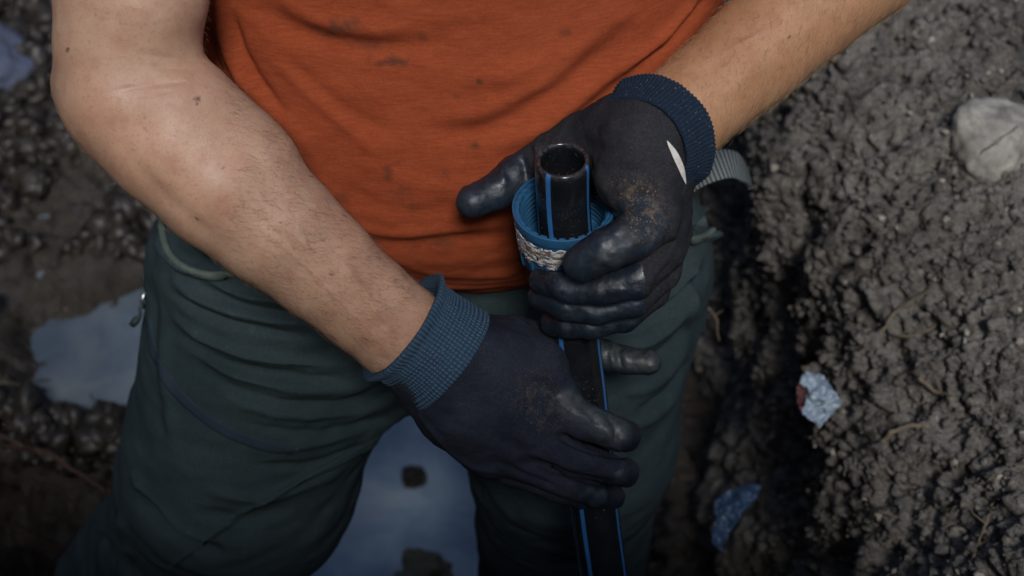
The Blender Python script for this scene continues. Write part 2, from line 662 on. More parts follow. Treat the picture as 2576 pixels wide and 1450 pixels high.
def mat_pipe():
    s = NT("black_polyethylene")
    base = s.ramp(s.noise(60, 5, .6), [(0.3, (0.006, 0.007, 0.009)), (0.7, (0.012, 0.013, 0.016))])
    sc = s.ramp(s.noise(1.0, 3, .6, s.map((60, 60, 1500), (.1, .2, 0))), [(0.66, 0.0), (0.72, 1.0)])
    sc = s.math('MULTIPLY', sc, s.ramp(s.noise(35, 3), [(0.5, 0.0), (0.62, 0.7)]))
    base = s.mix(sc, base, (0.09, 0.10, 0.11))
    d = s.ramp(s.noise(500, 3, .6), [(0.64, 0.0), (0.70, 1.0)])
    d = s.math('MULTIPLY', d, s.ramp(s.noise(25, 4), [(0.42, 0.0), (0.62, 1.0)]))
    base = s.mix(d, base, (0.16, 0.12, 0.08))
    base = s.mix(s.math('MULTIPLY', s.attr("cut"), s.ramp(s.noise(300, 4, .7), [(0.45, .05), (.68, .6)])), base, (0.09, 0.085, 0.078))
    r = s.mix(s.ramp(s.noise(80, 5, .7), [(0.4, 0.0), (0.7, 1.0)]), .10, .34)
    return s.out(base, r, s.bump(s.noise(300, 4), .05, .001), .6)


M['pipe'] = mat_pipe()
M['stripe'] = mat_plain("blue_stripe", (0.03, 0.14, 0.36), 0.35, 0.5, 0.1)
M['nut'] = mat_plain("blue_polypropylene", (0.018, 0.088, 0.185), 0.42, 0.5, 0.15, 260, 0.1, dirt=(0.05, 0.12, 0.2), dirt_fac=0.4)
M['mud'] = mat_soil("wet_mud", [(0.006, 0.005, 0.005), (0.020, 0.015, 0.011), (0.036, 0.037, 0.042), (0.060, 0.047, 0.034), (0.12, 0.115, 0.11)], (0.06, 0.36), 1.0)
M['bank'] = mat_soil("dry_bank_soil", [(0.022, 0.021, 0.021), (0.070, 0.065, 0.061), (0.19, 0.175, 0.158), (0.30, 0.275, 0.24), (0.40, 0.37, 0.33)], (0.8, 1.0))
M['root'] = mat_plain("root_bark", (0.13, 0.105, 0.07), 0.8, 0.2, 0.35)
M['twig'] = mat_plain("twig_bark", (0.040, 0.021, 0.013), 0.6, 0.3, 0.4)
M['rock'] = mat_plain("grey_stone", (0.27, 0.255, 0.225), 0.85, 0.25, 0.45, 110, 0.8, dirt=(0.10, 0.08, 0.06), dirt_fac=0.8)
M['water'] = None


def mat_water(name, k):
    s = NT(name)
    base = s.ramp(s.noise(7, 5, 0.6, dist=0.5), [(0.35, (0.13 * k, 0.18 * k, 0.25 * k)), (0.5, (0.23 * k, 0.29 * k, 0.35 * k)), (0.68, (0.36 * k, 0.40 * k, 0.42 * k))])
    n = s.bump(s.noise(9, 3), 0.04, 0.01)
    return s.out(base, 0.08, n, 0.6)


M['water'] = mat_water("milky_water", 1.0)
M['puddle'] = mat_water("dark_puddle_water", .42)

# ------------------------------------------------------------------ the ground
def displaced_sheet(name, B, n, m, mat, amp_fn):
    F = grid_faces(n, m)
    o = mesh_obj(name, B, F, mat)
    N = get_no(o)
    set_co(o, B + amp_fn(B, N))
    return o


# right bank: trench wall, rounded crest, level ground, unseen rise added for shade
ys = np.r_[np.linspace(-2.2, 0.42, 100)[:-1], np.linspace(0.42, 1.95, 600)[:-1], np.linspace(1.95, 2.9, 60)]
sec = np.array([[0.34, -0.25], [0.345, 0.1], [0.345, 0.35], [0.348, 0.50], [0.355, 0.63], [0.375, 0.74], [0.42, 0.81], [0.52, 0.84], [0.7, 0.86], [0.9, 0.88], [1.1, 1.0], [1.35, 1.5], [1.7, 1.7]])
cum = np.r_[0, np.cumsum(np.linalg.norm(np.diff(sec, axis=0), axis=1))]
tt = np.interp(np.linspace(0, 1, 560), [0, .16, .86, 1], [0, cum[2] / cum[-1], cum[9] / cum[-1], 1])
sc_ = np.stack([np.interp(tt * cum[-1], cum, sec[:, 0]), np.interp(tt * cum[-1], cum, sec[:, 1])], 1)
for _ in range(12):
    sc_[1:-1] = (sc_[:-2] + sc_[1:-1] * 2 + sc_[2:]) / 4
YY, SX = np.meshgrid(ys, sc_[:, 0], indexing='ij')
_, SZ = np.meshgrid(ys, sc_[:, 1], indexing='ij')
B = np.stack([SX.ravel(), YY.ravel(), SZ.ravel()], 1)
B[:, 0] += 0.05 * fbm(np.stack([B[:, 1] * 2.2, B[:, 2] * 2, B[:, 1] * 0], 1), 3, 5)


B[:, 2] += 1.25 * sstep(-.16, -.62, B[:, 1]) * sstep(.80, .50, B[:, 0]) * sstep(.3, .7, B[:, 2])  # unseen heap behind the camera, added to shade the trench


def bank_disp(Q, N):
    big = fbm(Q * 4, 3, 11) * 0.030
    wp = np.stack([fbm(Q * 16, 3, 3), fbm(Q * 16, 3, 4), fbm(Q * 16, 3, 5)], 1)
    slope = sstep(.86, .74, Q[:, 2])
    g1, g2, id2 = worley(Q * 60 + wp * 1.8, 31)
    h1, h2, id3 = worley(Q * 125 + wp * 1.5, 37)
    sm = sstep(-.3, .5, fbm(Q * 6, 3, 44)) * (1 - .6 * slope)
    clod = sstep(0, .5, g2 - g1) * (id2 - .2) * .008 * sm + sstep(0, .5, h2 - h1) * (id3 - .2) * .0055 * (.3 + sm)
    rid = (1 - np.abs(fbm(Q * 11 + wp * .9, 4, 47, .52))) * .018 + (1 - np.abs(fbm(Q * 30 + wp, 5, 48, .65))) * .009
    st = fbm(np.stack([Q[:, 1] * 26 + Q[:, 0] * 6, Q[:, 2] * 7, Q[:, 0] * 6], 1), 4, 61) * .012 * slope
    fine = fbm(Q * 110 + wp, 4, 51, .7) * 0.0030
    return N * (big + clod + rid + fine + st)[:, None] + wp * .006


bank = displaced_sheet("soil_bank", B, len(ys), len(tt), M['bank'], bank_disp)
tag(bank, kind='structure')
# left side: muddy shelf rising away, dropping to the flooded bottom
xs = np.r_[np.linspace(-2.3, -1.2, 60)[:-1], np.linspace(-1.2, 0.44, 338)]
ys2 = np.r_[np.linspace(-2.2, 0.70, 110)[:-1], np.linspace(0.70, 2.3, 440)[:-1], np.linspace(2.3, 3.1, 40)]
YY, XX = np.meshgrid(ys2, xs, indexing='ij')
x, y = XX.ravel(), YY.ravel()


def shelf_h(x, y):
    w = 0.06 * fbm(np.stack([x * 3, y * 3, x * 0], 1), 3, 61)
    edge = sstep(0.90, 1.04, y + 0.18 * (x + 0.5) + w * .5) * (1 - sstep(-0.53, -0.42, x + w * .5))
    h = -0.27 + 0.61 * edge
    h = h + sstep(-0.72, -1.5, x + w) * 0.28 * edge + 0.18 * sstep(1.6, 2.8, y) * edge
    # low mound of dark clods close to the lens on the left
    h = h + 0.30 * np.exp(-(((x + 0.80) / 0.17) ** 2 + ((y - 0.86) / 0.13) ** 2)) 
    h = np.maximum(h, -.3 + 0.46 * sstep(.10, .24, x + w * .4) * sstep(.70, .85, y))
    h = h + 0.9 * sstep(-1.6, -2.3, x)
    # far end raised, near wall and heap added out of view for shade
    h = h + 1.3 * sstep(2.2, 2.9, y)
    h = np.maximum(h, np.interp(y + w * .1, [-3, .16, .31, .46, .58, .64, .69], [1.5, 1.5, 1.2, .9, .6, .3, -.3]) + 1.25 * sstep(-.16, -.62, y + w * .3) * sstep(-1.6, -1.1, x) - 1.2 * sstep(-1.0, -2.0, y))
    h = h + 1.2 * sstep(-1.15, -1.75, x)  # unseen left rise, added to darken the fill light
    return h


hz = shelf_h(x, y)
B = np.stack([x, y, hz], 1)


def mud_disp(Q, N):
    big = fbm(Q * 6, 3, 71) * 0.020
    wp = np.stack([fbm(Q * 9, 3, 73), fbm(Q * 9, 3, 74), fbm(Q * 9, 3, 75)], 1)
    f1, f2, ids = worley(Q * 15 + wp * 1.6, 81)
    k = sstep(-0.4, 0.4, fbm(Q * 3.5, 2, 93))
    pud = np.exp(-(((Q[:, 0] + 0.565 + .07 * fbm(Q * 7, 3, 99)) / 0.13) ** 2 + ((Q[:, 1] - 1.25 + .06 * fbm(Q * 6, 2, 98)) / 0.13) ** 2) ** 3)
    lump = sstep(0.02, .4, f2 - f1) * (0.2 + ids) * 0.030 * k
    rid = (1 - np.abs(fbm(Q * 13 + wp * 1.1, 3, 97))) * .020 + (1 - np.abs(fbm(Q * 34 + wp * 1.5, 3, 96))) * .016
    return N * (big + lump * (1 - .85 * pud) + rid * (1 - .5 * pud) + fbm(Q * 80, 3, 95, .6) * 0.0025 - .02 - pud * 0.062)[:, None] + wp * .008


mud = displaced_sheet("mud_ground", B, len(ys2), len(xs), M['mud'], mud_disp)
tag(mud, kind='structure')

# outer ground around the trench, to the horizon
rings = []
ring_in = [(-2.28, -2.1), (1.68, -2.1), (1.68, 2.88), (-2.28, 2.88)]
V = [(-60, -60, 1.55), (60, -60, 1.55), (60, 60, 1.55), (-60, 60, 1.55)] + [(a, b, 1.55) for a, b in ring_in]
V = np.array(V)
g = mesh_obj("ground", V, [(0, 1, 5, 4), (1, 2, 6, 5), (2, 3, 7, 6), (3, 0, 4, 7)], M['bank'], smooth=False)
tag(g, kind='structure')


def water(name, cx, cy, rx, ry, z, label=None):
    n = 64
    a = np.linspace(0, 2 * np.pi, n, endpoint=False)
    wob = 1 + .16 * np.sin(3 * a + cx * 9) + .09 * np.sin(7 * a + cy * 5) + .05 * np.sin(13 * a)
    V = [(cx, cy, z)] + [(cx + rx * w_ * math.cos(t), cy + ry * w_ * math.sin(t), z) for t, w_ in zip(a, wob)]
    F = [(0, 1 + i, 1 + (i + 1) % n) for i in range(n)]
    o = mesh_obj(name, V, F, M['water' if name == 'trench_water' else 'puddle'], smooth=False)
    tag(o, kind='structure')
    return o


water("puddle_water", -0.57, 1.26, 0.17, 0.17, 0.294)
water("puddle_water", -0.66, 1.56, 0.30, 0.18, 0.333)
water("puddle_water", -0.86, 1.90, 0.26, 0.20, 0.350)
water("trench_water", -0.25, 1.0, 0.75, 0.75, 0.012)

# ------------------------------------------------------------------ the person
person = empty("person", (-0.1, 0.9, 0.0))
tag(person, "person in orange T-shirt, green work trousers and dark gloves gripping a black pipe", "person")

# arm joints (right arm is on the left of the picture)
r_sh = np.array([-0.28, 0.97, 1.47])
r_up = P(325, -60, 0.965)
r_el = P(318, 205, 0.975)
r_arm = [r_sh, r_up, P(318, 110, .972), P(330, 240, 0.977), P(440, 345, 0.98), P(560, 455, 0.985), P(690, 565, 1.0), P(810, 668, 1.018), P(915, 760, 1.037), P(1008, 836, 1.052), P(1090, 890, 1.062)]
r_rad = [0.068, 0.0520, 0.0480, 0.0485, 0.0500, 0.0480, 0.0440, 0.0390, 0.0365, 0.0362, 0.031]
l_sh = np.array([0.165, 0.97, 1.48])
l_el = P(2320, -235, 1.085)
l_arm = [l_sh, 0.5 * (l_sh + l_el), l_el, P(2175, -110, 1.075), P(2030, 8, 1.060), P(1900, 130, 1.045), P(1790, 222, 1.030), P(1712, 290, 1.018), P(1640, 345, 1.008)]
l_rad = [0.066, 0.052, 0.046, 0.0475, 0.0440, 0.0395, 0.0362, 0.0350, 0.033]

# fingers: chains of joints and glove radii
LOW = dict(
    palm=[([(1045, 865, 1.055), (1200, 905, 1.065), (1350, 925, 1.078), (1405, 985, 1.082)], [.032, .031, .026, .0165]),
          ([(1040, 880, 1.056), (1200, 985, 1.068), (1370, 1040, 1.080)], [.030, .028, .020]),
          ([(1050, 890, 1.057), (1160, 1020, 1.072), (1300, 1100, 1.085)], [.027, .028, .020]),
          ([(1060, 905, 1.060), (1130, 1035, 1.082), (1235, 1140, 1.096)], [.025, .025, .0185]),
          ([(1150, 860, 1.068), (1290, 850, 1.085), (1370, 875, 1.10)], [.020, .0165, .015])],
    fingers=[([(1390, 1012, 1.080), (1462, 1056, 1.074), (1552, 1092, 1.080), (1574, 1098, 1.110), (1545, 1095, 1.145)], [.0175, .0138, .0128, .0120, .0105]),
             ([(1330, 1098, 1.085), (1440, 1152, 1.080), (1545, 1184, 1.090), (1572, 1188, 1.120), (1545, 1184, 1.155)], [.0165, .0126, .0115, .011, .0100]),
             ([(1265, 1140, 1.095), (1385, 1198, 1.094), (1500, 1240, 1.112), (1540, 1250, 1.138), (1525, 1250, 1.165)], [.0160, .0122, .0108, .0102, .0095]),
             ([(1205, 1140, 1.104), (1310, 1186, 1.108), (1420, 1236, 1.118), (1500, 1258, 1.145), (1490, 1262, 1.172)], [.0165, .0125, .0112, .0108, .010]),
             ([(1330, 860, 1.095), (1420, 872, 1.128), (1525, 893, 1.134), (1575, 905, 1.130), (1632, 910, 1.125)], [.0150, .0135, .0125, .0112, .0100])])
UPP = dict(
    palm=[([(1640, 345, 1.008), (1610, 385, 1.00), (1595, 440, 1.00), (1618, 495, 1.005)], [.033, .032, .028, .022]),
          ([(1645, 350, 1.010), (1640, 430, 1.01), (1648, 520, 1.015)], [.033, .030, .024]),
          ([(1650, 355, 1.014), (1640, 450, 1.03), (1648, 560, 1.035)], [.032, .029, .0235]),
          ([(1650, 360, 1.020), (1632, 470, 1.05), (1625, 600, 1.055), (1612, 680, 1.06)], [.030, .028, .026, .020]),
          ([(1630, 335, 1.005), (1560, 335, 1.02), (1470, 358, 1.04), (1390, 395, 1.055)], [.031, .027, .021, .0175]),
          ([(1640, 340, 1.01), (1560, 400, 1.03), (1520, 450, 1.055)], [.028, .024, .020])],
    fingers=[([(1622, 470, 1.000), (1650, 545, .988), (1598, 590, .978), (1530, 625, .975), (1462, 663, .985)], [.022, .0185, .0162, .0150, .0135]),
             ([(1660, 545, 1.020), (1665, 625, 1.008), (1600, 705, 1.005), (1510, 728, 1.010), (1420, 722, 1.017), (1362, 705, 1.035)], [.023, .0175, .0135, .0120, .0110, .0100]),
             ([(1660, 590, 1.035), (1655, 680, 1.025), (1592, 755, 1.020), (1500, 777, 1.022), (1420, 768, 1.028), (1358, 748, 1.048)], [.023, .0165, .0125, .0112, .0104, .0095]),
             ([(1650, 640, 1.050), (1630, 730, 1.040), (1568, 795, 1.034), (1490, 817, 1.037), (1430, 820, 1.045), (1392, 815, 1.062)], [.020, .0150, .0115, .0103, .0098, .0090]),
             ([(1480, 360, 1.040), (1390, 395, 1.055), (1300, 440, 1.058), (1250, 478, 1.052), (1192, 507, 1.046)], [.0205, .0170, .0150, .0140, .0130])])


def hand_field(H, h, off=0.0):
    pts = [P(*p) for c, r in H['palm'] + H['fingers'] for p in c]
    lo = np.min(pts, 0) - 0.045
    hi = np.max(pts, 0) + 0.045
    palm = Field(lo, hi, h)
    for c, r in H['palm']:
        palm.chain([P(*p) for p in c], [q - off for q in r], 0.011)
    res = None
    for c, r in H['fingers']:
        g = Field(lo, hi, h)
        g.chain([P(*p) for p in c], [q - off for q in r], 0.005)
        f = smin(palm.F, g.F, 0.007)
        res = f if res is None else smin(res, f, 0.0016)
    palm.F = res
    return palm


def glove(H, mat, name):
    f = hand_field(H, 0.0014)
    V, Q = f.mesh()
    o = mesh_obj(name, V, Q, mat)
    return o


def near_chain(V, chains, r0, r1):
    """1 within r0 of the polyline, 0 beyond r1"""
    best = np.full(len(V), 9.0)
    for c in chains:
        for a, b in zip(c[:-1], c[1:]):
            a, b = np.asarray(a), np.asarray(b)
            ab = b - a
            t = np.clip(((V - a) @ ab) / (ab @ ab), 0, 1)
            best = np.minimum(best, np.linalg.norm(V - a - t[:, None] * ab, axis=1))
    return 1 - sstep(r0, r1, best)


gl_low = glove(LOW, M['glove_lower'], "glove")
gl_upp = glove(UPP, M['glove_upper'], "glove")

# --- coating, dust, film
V = get_co(gl_low)
u, v, d = proj(V)
fing = LOW['fingers']
coat = near_chain(V, [[P(*p) for p in fing[4][0][1:]]], .018, .028)
coat = np.maximum(coat, near_chain(V, [[P(*p) for p in c[0][2:]] for c in fing[:4]], .017, .022) * sstep(1545, 1580, u + 2 * (v - 1180).clip(0, 60)))
coat = np.maximum(coat, near_chain(V, [[P(1420, 1000, 1.075), P(1480, 1040, 1.075), P(1560, 1080, 1.08)]], .010, .020))
Nn = get_no(gl_low)
palmside = sstep(0.1, 0.6, Nn @ FW)
coat = np.maximum(coat, palmside)
attr(gl_low, "coat", coat)
attr(gl_low, "film", np.maximum(near_chain(V, [[P(1440, 1015, 1.065), P(1500, 1050, 1.062), P(1550, 1075, 1.068)]], .006, .017) * .6,
                                near_chain(V, [[P(1540, 885, 1.12), P(1630, 900, 1.115)]], .008, .016) * .7))
attr(gl_low, "dust", near_chain(V, [[P(1340, 1000, 1.05), P(1380, 1030, 1.06)]], .006, .03) * .35)

V = get_co(gl_upp)
u, v, d = proj(V)
fing = UPP['fingers']
Nn = get_no(gl_upp)
coat = near_chain(V, [[P(*p) for p in fing[4][0][2:]]], .016, .024)
coat = np.maximum(coat, near_chain(V, [[P(1590, 575, .975), P(1530, 625, .975), P(1462, 663, .985)]], .020, .028))
coat = np.maximum(coat, sstep(1650, 1590, u) * sstep(640, 680, v))
coat = np.maximum(coat, sstep(0.1, 0.6, Nn @ np.array([-.75, .2, -.1])) * sstep(500, 560, v))
attr(gl_upp, "coat", coat)
attr(gl_upp, "film", near_chain(V, [[P(1560, 650, .965), P(1520, 665, .965)]], .002, .016) * .35)
attr(gl_upp, "dust", near_chain(V, [[P(1590, 470, .985), P(1610, 520, .975), P(1625, 560, .97)]], .006, .024) * .9)

fold(gl_low, [([(1395, 1092), (1450, 1120), (1520, 1140), (1575, 1146)], 9, -.0036), ([(1320, 1150), (1390, 1180), (1470, 1205), (1540, 1216)], 9, -.0032), ([(1250, 1160), (1330, 1200), (1420, 1235)], 8, -.0020),
              ([(1360, 1000), (1392, 1030), (1400, 1050)], 20, .0022), ([(1300, 1090), (1330, 1105), (1345, 1125)], 18, .0020), ([(1500, 1065), (1520, 1085), (1522, 1115)], 16, .0016), ([(1470, 1150), (1490, 1165), (1490, 1185)], 14, .0018), ([(1430, 1210), (1445, 1222), (1448, 1240)], 12, .0014),
              ([(1085, 1000), (1130, 950), (1180, 880)], 10, -.0008), ([(1440, 1000), (1500, 1060), (1530, 1120)], 9, -.0012),
              ([(1515, 1035), (1545, 1075), (1550, 1120)], 8, -.0015), ([(1560, 850), (1558, 900), (1570, 935)], 8, -.002),
              ([(1545, 860), (1540, 895), (1545, 930)], 7, .0015), ([(1300, 1010), (1370, 1060), (1400, 1090)], 22, -.0022),
              ([(1240, 1090), (1290, 1125), (1330, 1160)], 18, -.0022), ([(1340, 950), (1380, 985), (1410, 1010)], 16, -.002),
              ([(1200, 930), (1290, 980), (1340, 1010)], 30, .002), ([(1050, 1035), (1110, 1110), (1180, 1170), (1260, 1190)], 6, .0022)])
fold(gl_upp, [([(1475, 440), (1540, 425), (1620, 440)], 16, -.002), ([(1340, 360), (1355, 385), (1350, 420)], 9, .003),
              ([(1270, 405), (1262, 435), (1275, 470)], 10, .0025), ([(1310, 390), (1320, 420), (1325, 460)], 12, -.003),
              ([(1640, 600), (1590, 650), (1560, 690)], 12, -.001), ([(1690, 650), (1660, 700), (1640, 740)], 10, -.002),
              ([(1700, 560), (1690, 620), (1660, 680)], 10, .002), ([(1520, 640), (1560, 600), (1600, 560)], 14, -.001),
              ([(1500, 330), (1580, 300), (1650, 290)], 18, .002), ([(1430, 350), (1520, 380), (1600, 400)], 24, -.002),
              ([(1590, 560), (1625, 575), (1650, 600)], 8, -.0015)])
for o, sd in ((gl_low, 3), (gl_upp, 9)):
    V, N = get_co(o), get_no(o)
    set_co(o, V + N * (fbm(V * 45, 3, sd) * .0010 + fbm(V * 160, 3, sd + 5) * .00035)[:, None])
    attach(o, person)
gl_low['label'] = "violet knit glove with grey scuffed fingertips"
gl_upp['label'] = "charcoal knit glove with glossy black fingers"


# --- knitted cuffs with a rolled edge
def cuff(C, prof, mat, parent, ribs, ell=1.0, name="cuff"):
    """C: axis points from hand to arm, prof: [(t along axis, radius)] outside, roll, inside"""
    prof = np.array(prof, float)
    nn = 150
    s_ = np.r_[0, np.cumsum(np.linalg.norm(np.diff(prof, axis=0) * np.array([.06, 1]), axis=1))]
    q = np.linspace(0, 1, nn)
    pp = catmull(prof, q)
    C = np.asarray(C, float)
    fine = catmull(C, np.linspace(0, 1, 60))
    T, A, Bv = frames(fine)
    A = np.cross(T, FW); A /= np.linalg.norm(A, axis=1)[:, None]
    Bv = np.cross(T, A)
    ti = np.clip(pp[:, 0], 0, 1) * 59
    i0 = np.clip(ti.astype(int), 0, 58); fr = (ti - i0)[:, None]
    c = fine[i0] * (1 - fr) + fine[i0 + 1] * fr
    Av = A[i0] * (1 - fr) + A[i0 + 1] * fr; Bb = Bv[i0] * (1 - fr) + Bv[i0 + 1] * fr
    m = 540
    ang = np.linspace(0, 2 * np.pi, m, endpoint=False)
    arc = np.linspace(0, 1, nn)
    rib = (0.5 + 0.5 * np.cos(ang * ribs))[None, :] * (0.55 + 0.45 * np.cos(arc * 2 * np.pi * 34))[:, None]
    rad = pp[:, 1][:, None] + (rib - .5) * 0.0011
    Vx = c[:, None, :] + rad[:, :, None] * (np.cos(ang)[None, :, None] * Av[:, None, :] + ell * np.sin(ang)[None, :, None] * Bb[:, None, :])
    Vx = Vx.reshape(-1, 3)
    w = fbm(Vx * 38, 3, 5) * .0012
    ctr = np.repeat(c, m, axis=0)
    dr = Vx - ctr; dr /= np.linalg.norm(dr, axis=1)[:, None]
    Vx += dr * w[:, None]
    o = mesh_obj(name, Vx, grid_faces(nn, m, True)[:, ::-1], mat, parent)
    attr(o, "rib", np.clip(rib.ravel() * 1.3, 0, 1))
    o.parent = parent
    return o


wl = [P(1140, 912, 1.062), P(1095, 878, 1.058), P(1050, 846, 1.053), P(1010, 818, 1.048)]
c1 = cuff(wl, [(-.0, .0430), (.04, .0442), (.25, .0432), (.45, .0425), (.66, .0425), (.80, .0425), (.90, .0455), (.98, .0468), (1.0, .0440), (.97, .0405), (.90, .0385), (.7, .037)],
          M['cuff_lower'], gl_low, 84, .96)
wu = [P(1617, 366, .996), P(1632, 355, 1.001), P(1647, 344, 1.007), P(1662, 333, 1.013)]
c2 = cuff(wu, [(-.0, .0360), (.04, .0385), (.25, .0402), (.5, .0412), (.7, .0418), (.82, .0432), (.93, .0452), (1.0, .0448), (1.0, .0420), (.94, .0395), (.85, .0375), (.7, .0365)],
          M['cuff_upper'], gl_upp, 84, .95)

# --- body: arms, hands, torso, neck, head, legs in one surface
bf = Field([-0.62, 0.55, 0.0], [0.5, 1.2, 1.88], 0.0045)
bf.chain(r_arm, r_rad, 0.03, 0.004)
bf.chain(l_arm, l_rad, 0.03, 0.004)
bf.cone(P(235, 215, 1.0), P(330, 330, 1.0), .028, .028, .02)       # point of the elbow
bf.cone(P(470, 255, .965), P(640, 400, .985), .028, .026, .02)     # forearm muscle on the inner side
bf.cone(P(370, 0, .950), P(350, 80, .960), .036, .032, .02)       # biceps
tc_x, tc_y = -0.060, 0.95
bf.column([0.86, 1.0, 1.12, 1.3, 1.44, 1.5], [tc_x] * 6, [.93, .93, .935, .96, .97, .98],
          np.array([.19, .195, .20, .195, .18, .10]), np.array([.12, .13, .14, .115, .10, .07]), .04)
bf.cone(r_sh, l_sh, .06, .06, .05)
nk = np.array([tc_x, 0.97, 1.50]); hd = np.array([tc_x, 0.90, 1.66])
bf.cone(nk, nk * .4 + hd * .6, .060, .056, .04)
fwd = np.array([0, -0.80, -0.60]); upv = np.array([0, -0.60, 0.80])
Rm = np.stack([np.array([1., 0, 0]), fwd, upv])
bf.ball(hd, .1, .03, (.78, .98, 1.16), Rm)                                     # skull
bf.ball(hd + fwd * .035 - upv * .055, .07, .03, (.80, .80, .85), Rm)           # jaw
bf.cone(hd + fwd * .095 + upv * .01, hd + fwd * .118 - upv * .028, .008, .015, .012)   # nose
bf.cone(hd + fwd * .088 - upv * .062 + np.array([-.018, 0, 0]), hd + fwd * .088 - upv * .062 + np.array([.018, 0, 0]), .008, .008, .006)
bf.cone(hd + fwd * .075 - upv * .098, hd + fwd * .08 - upv * .092, .018, .018, .02)
for sx in (-1, 1):
    ex = np.array([sx * .032, 0, 0])
    bf.ball(hd + fwd * .083 + ex + upv * .004, .013, .006)
    bf.cone(hd + fwd * .092 + ex * .6 + upv * .022, hd + fwd * .080 + ex * 1.5 + upv * .024, .007, .006, .012)
    bf.ball(hd + np.array([sx * .082, 0, 0]) - upv * .01, .03, .006, (.25, .6, 1.0), Rm)
hipR, hipL = np.array([-.205, .88, .88]), np.array([.062, .885, .88])
kneeR, kneeL = np.array([-.385, .78, .48]), np.array([.055, .79, .47])
ankR, ankL = np.array([-.43, .93, .10]), np.array([.055, .95, .09])
for a, b, c, fx in ((hipR, kneeR, ankR, -1), (hipL, kneeL, ankL, 1)):
    bf.cone(a, b, .095, .062, .04)
    bf.cone(b, c, .060, .042, .03)
    bf.cone(c - np.array([0, 0, .04]), c + np.array([fx * .03, -.14, -.06]), .035, .03, .02)
for H in (LOW, UPP):
    for c, r in H['palm'] + H['fingers']:
        bf.chain([P(*p) for p in c], [max(q - .0070, .0036) for q in r], 0.003)
Vb, Qb = bf.mesh()
del bf
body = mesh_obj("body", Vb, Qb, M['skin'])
subdivide(body, 1)
attach(body, person)

# creases, tendons, bone and muscle shapes on the arms
fold(body, [([(640, 560), (740, 640), (840, 740), (930, 830)], 5, .0015), ([(560, 430), (660, 540), (740, 600), (850, 660)], 5, .0012), ([(700, 500), (760, 590), (790, 680)], 4, .0011),
            ([(1790, 150), (1860, 110), (1960, 60)], 5, .0009), ([(1860, 200), (1930, 120), (2060, 60)], 5, .0008),([(560, 130), (480, 150), (420, 148), (340, 130)], 9, -.0014), ([(500, 170), (430, 172), (370, 165)], 6, -.0010),
            ([(500, 205), (420, 210), (330, 222), (260, 236)], 5, -.0008),
            ([(440, 230), (380, 235), (330, 245)], 4, -.0006),
            ([(300, 345), (370, 450), (470, 545), (600, 650)], 20, -.0014), ([(590, 300), (660, 370), (700, 440), (740, 520)], 34, .0020),
            ([(600, 340), (650, 420), (700, 500), (780, 590)], 20, -.0010),
            ([(860, 640), (930, 710), (1000, 760), (1050, 790)], 22, -.0012), ([(860, 650), (900, 720), (960, 790), (990, 830)], 12, .0012),
            ([(760, 740), (850, 820), (930, 890)], 22, -.0010), ([(960, 820), (975, 860), (965, 900)], 20, .0020),
            ([(1900, 60), (1810, 150), (1745, 220)], 20, -.0010), ([(1960, 110), (1860, 200), (1790, 270)], 18, .0010),
            ([(1700, 170), (1720, 210), (1740, 250)], 22, .0014), ([(2100, 40), (2000, 150), (1900, 240)], 30, -.0010)])
Vv, Nv = get_co(body), get_no(body)
armm = sstep(1.08, 1.12, np.zeros(len(Vv)) + 1.2)
set_co(body, Vv + Nv * (fbm(Vv * 22, 2, 77) * .0007)[:, None])
Vv = get_co(body)
mole = np.zeros(len(Vv))
u, v, d = proj(Vv)
for (mu, mv, mr) in ((497, 248, 6), (494, 262, 3), (360, 297, 3.5), (560, 425, 3), (495, 548, 3), (705, 560, 3), (835, 690, 3.5), (1985, 92, 4), (170, 125, 4)):
    mole = np.maximum(mole, (1 - sstep(mr * .6, mr * 1.5, np.hypot(u - mu, v - mv))) * .9)
attr(body, "mole", mole)
attr(body, "tan", sstep(1500, 1700, u) * sstep(1.0, 1.1, Vv[:, 2]))  # mask of the left arm, where warm light is painted into the skin
attr(body, "flush", near_chain(Vv, [[P(880, 600, 1.0), P(960, 760, 1.01)], [P(250, 330, .93), P(520, 420, .93)]], .01, .06) * .5)

# hair on the arms
Nv = get_no(body)
vis = ((Vv - CAM) * Nv).sum(1) < 0.0006
cand = np.nonzero((u > -60) & (u < 2700) & (v > -60) & (v < 1000) & (d < 1.12) & ((Vv[:, 2] > 1.08)))[0]
r_ = np.array(r_arm); ax_r = (r_arm[9] - r_arm[4]); ax_r /= np.linalg.norm(ax_r)
ax_l = (l_arm[7] - l_arm[3]); ax_l /= np.linalg.norm(ax_l)
HV, HF = [], []
cr = cand[(u[cand] < 1090) & (near_chain(Vv[cand], [r_arm[1:10]], .062, .065) > .5)]
cl = cand[(u[cand] > 1600) & (near_chain(Vv[cand], [l_arm[2:8]], .06, .063) > .5)]


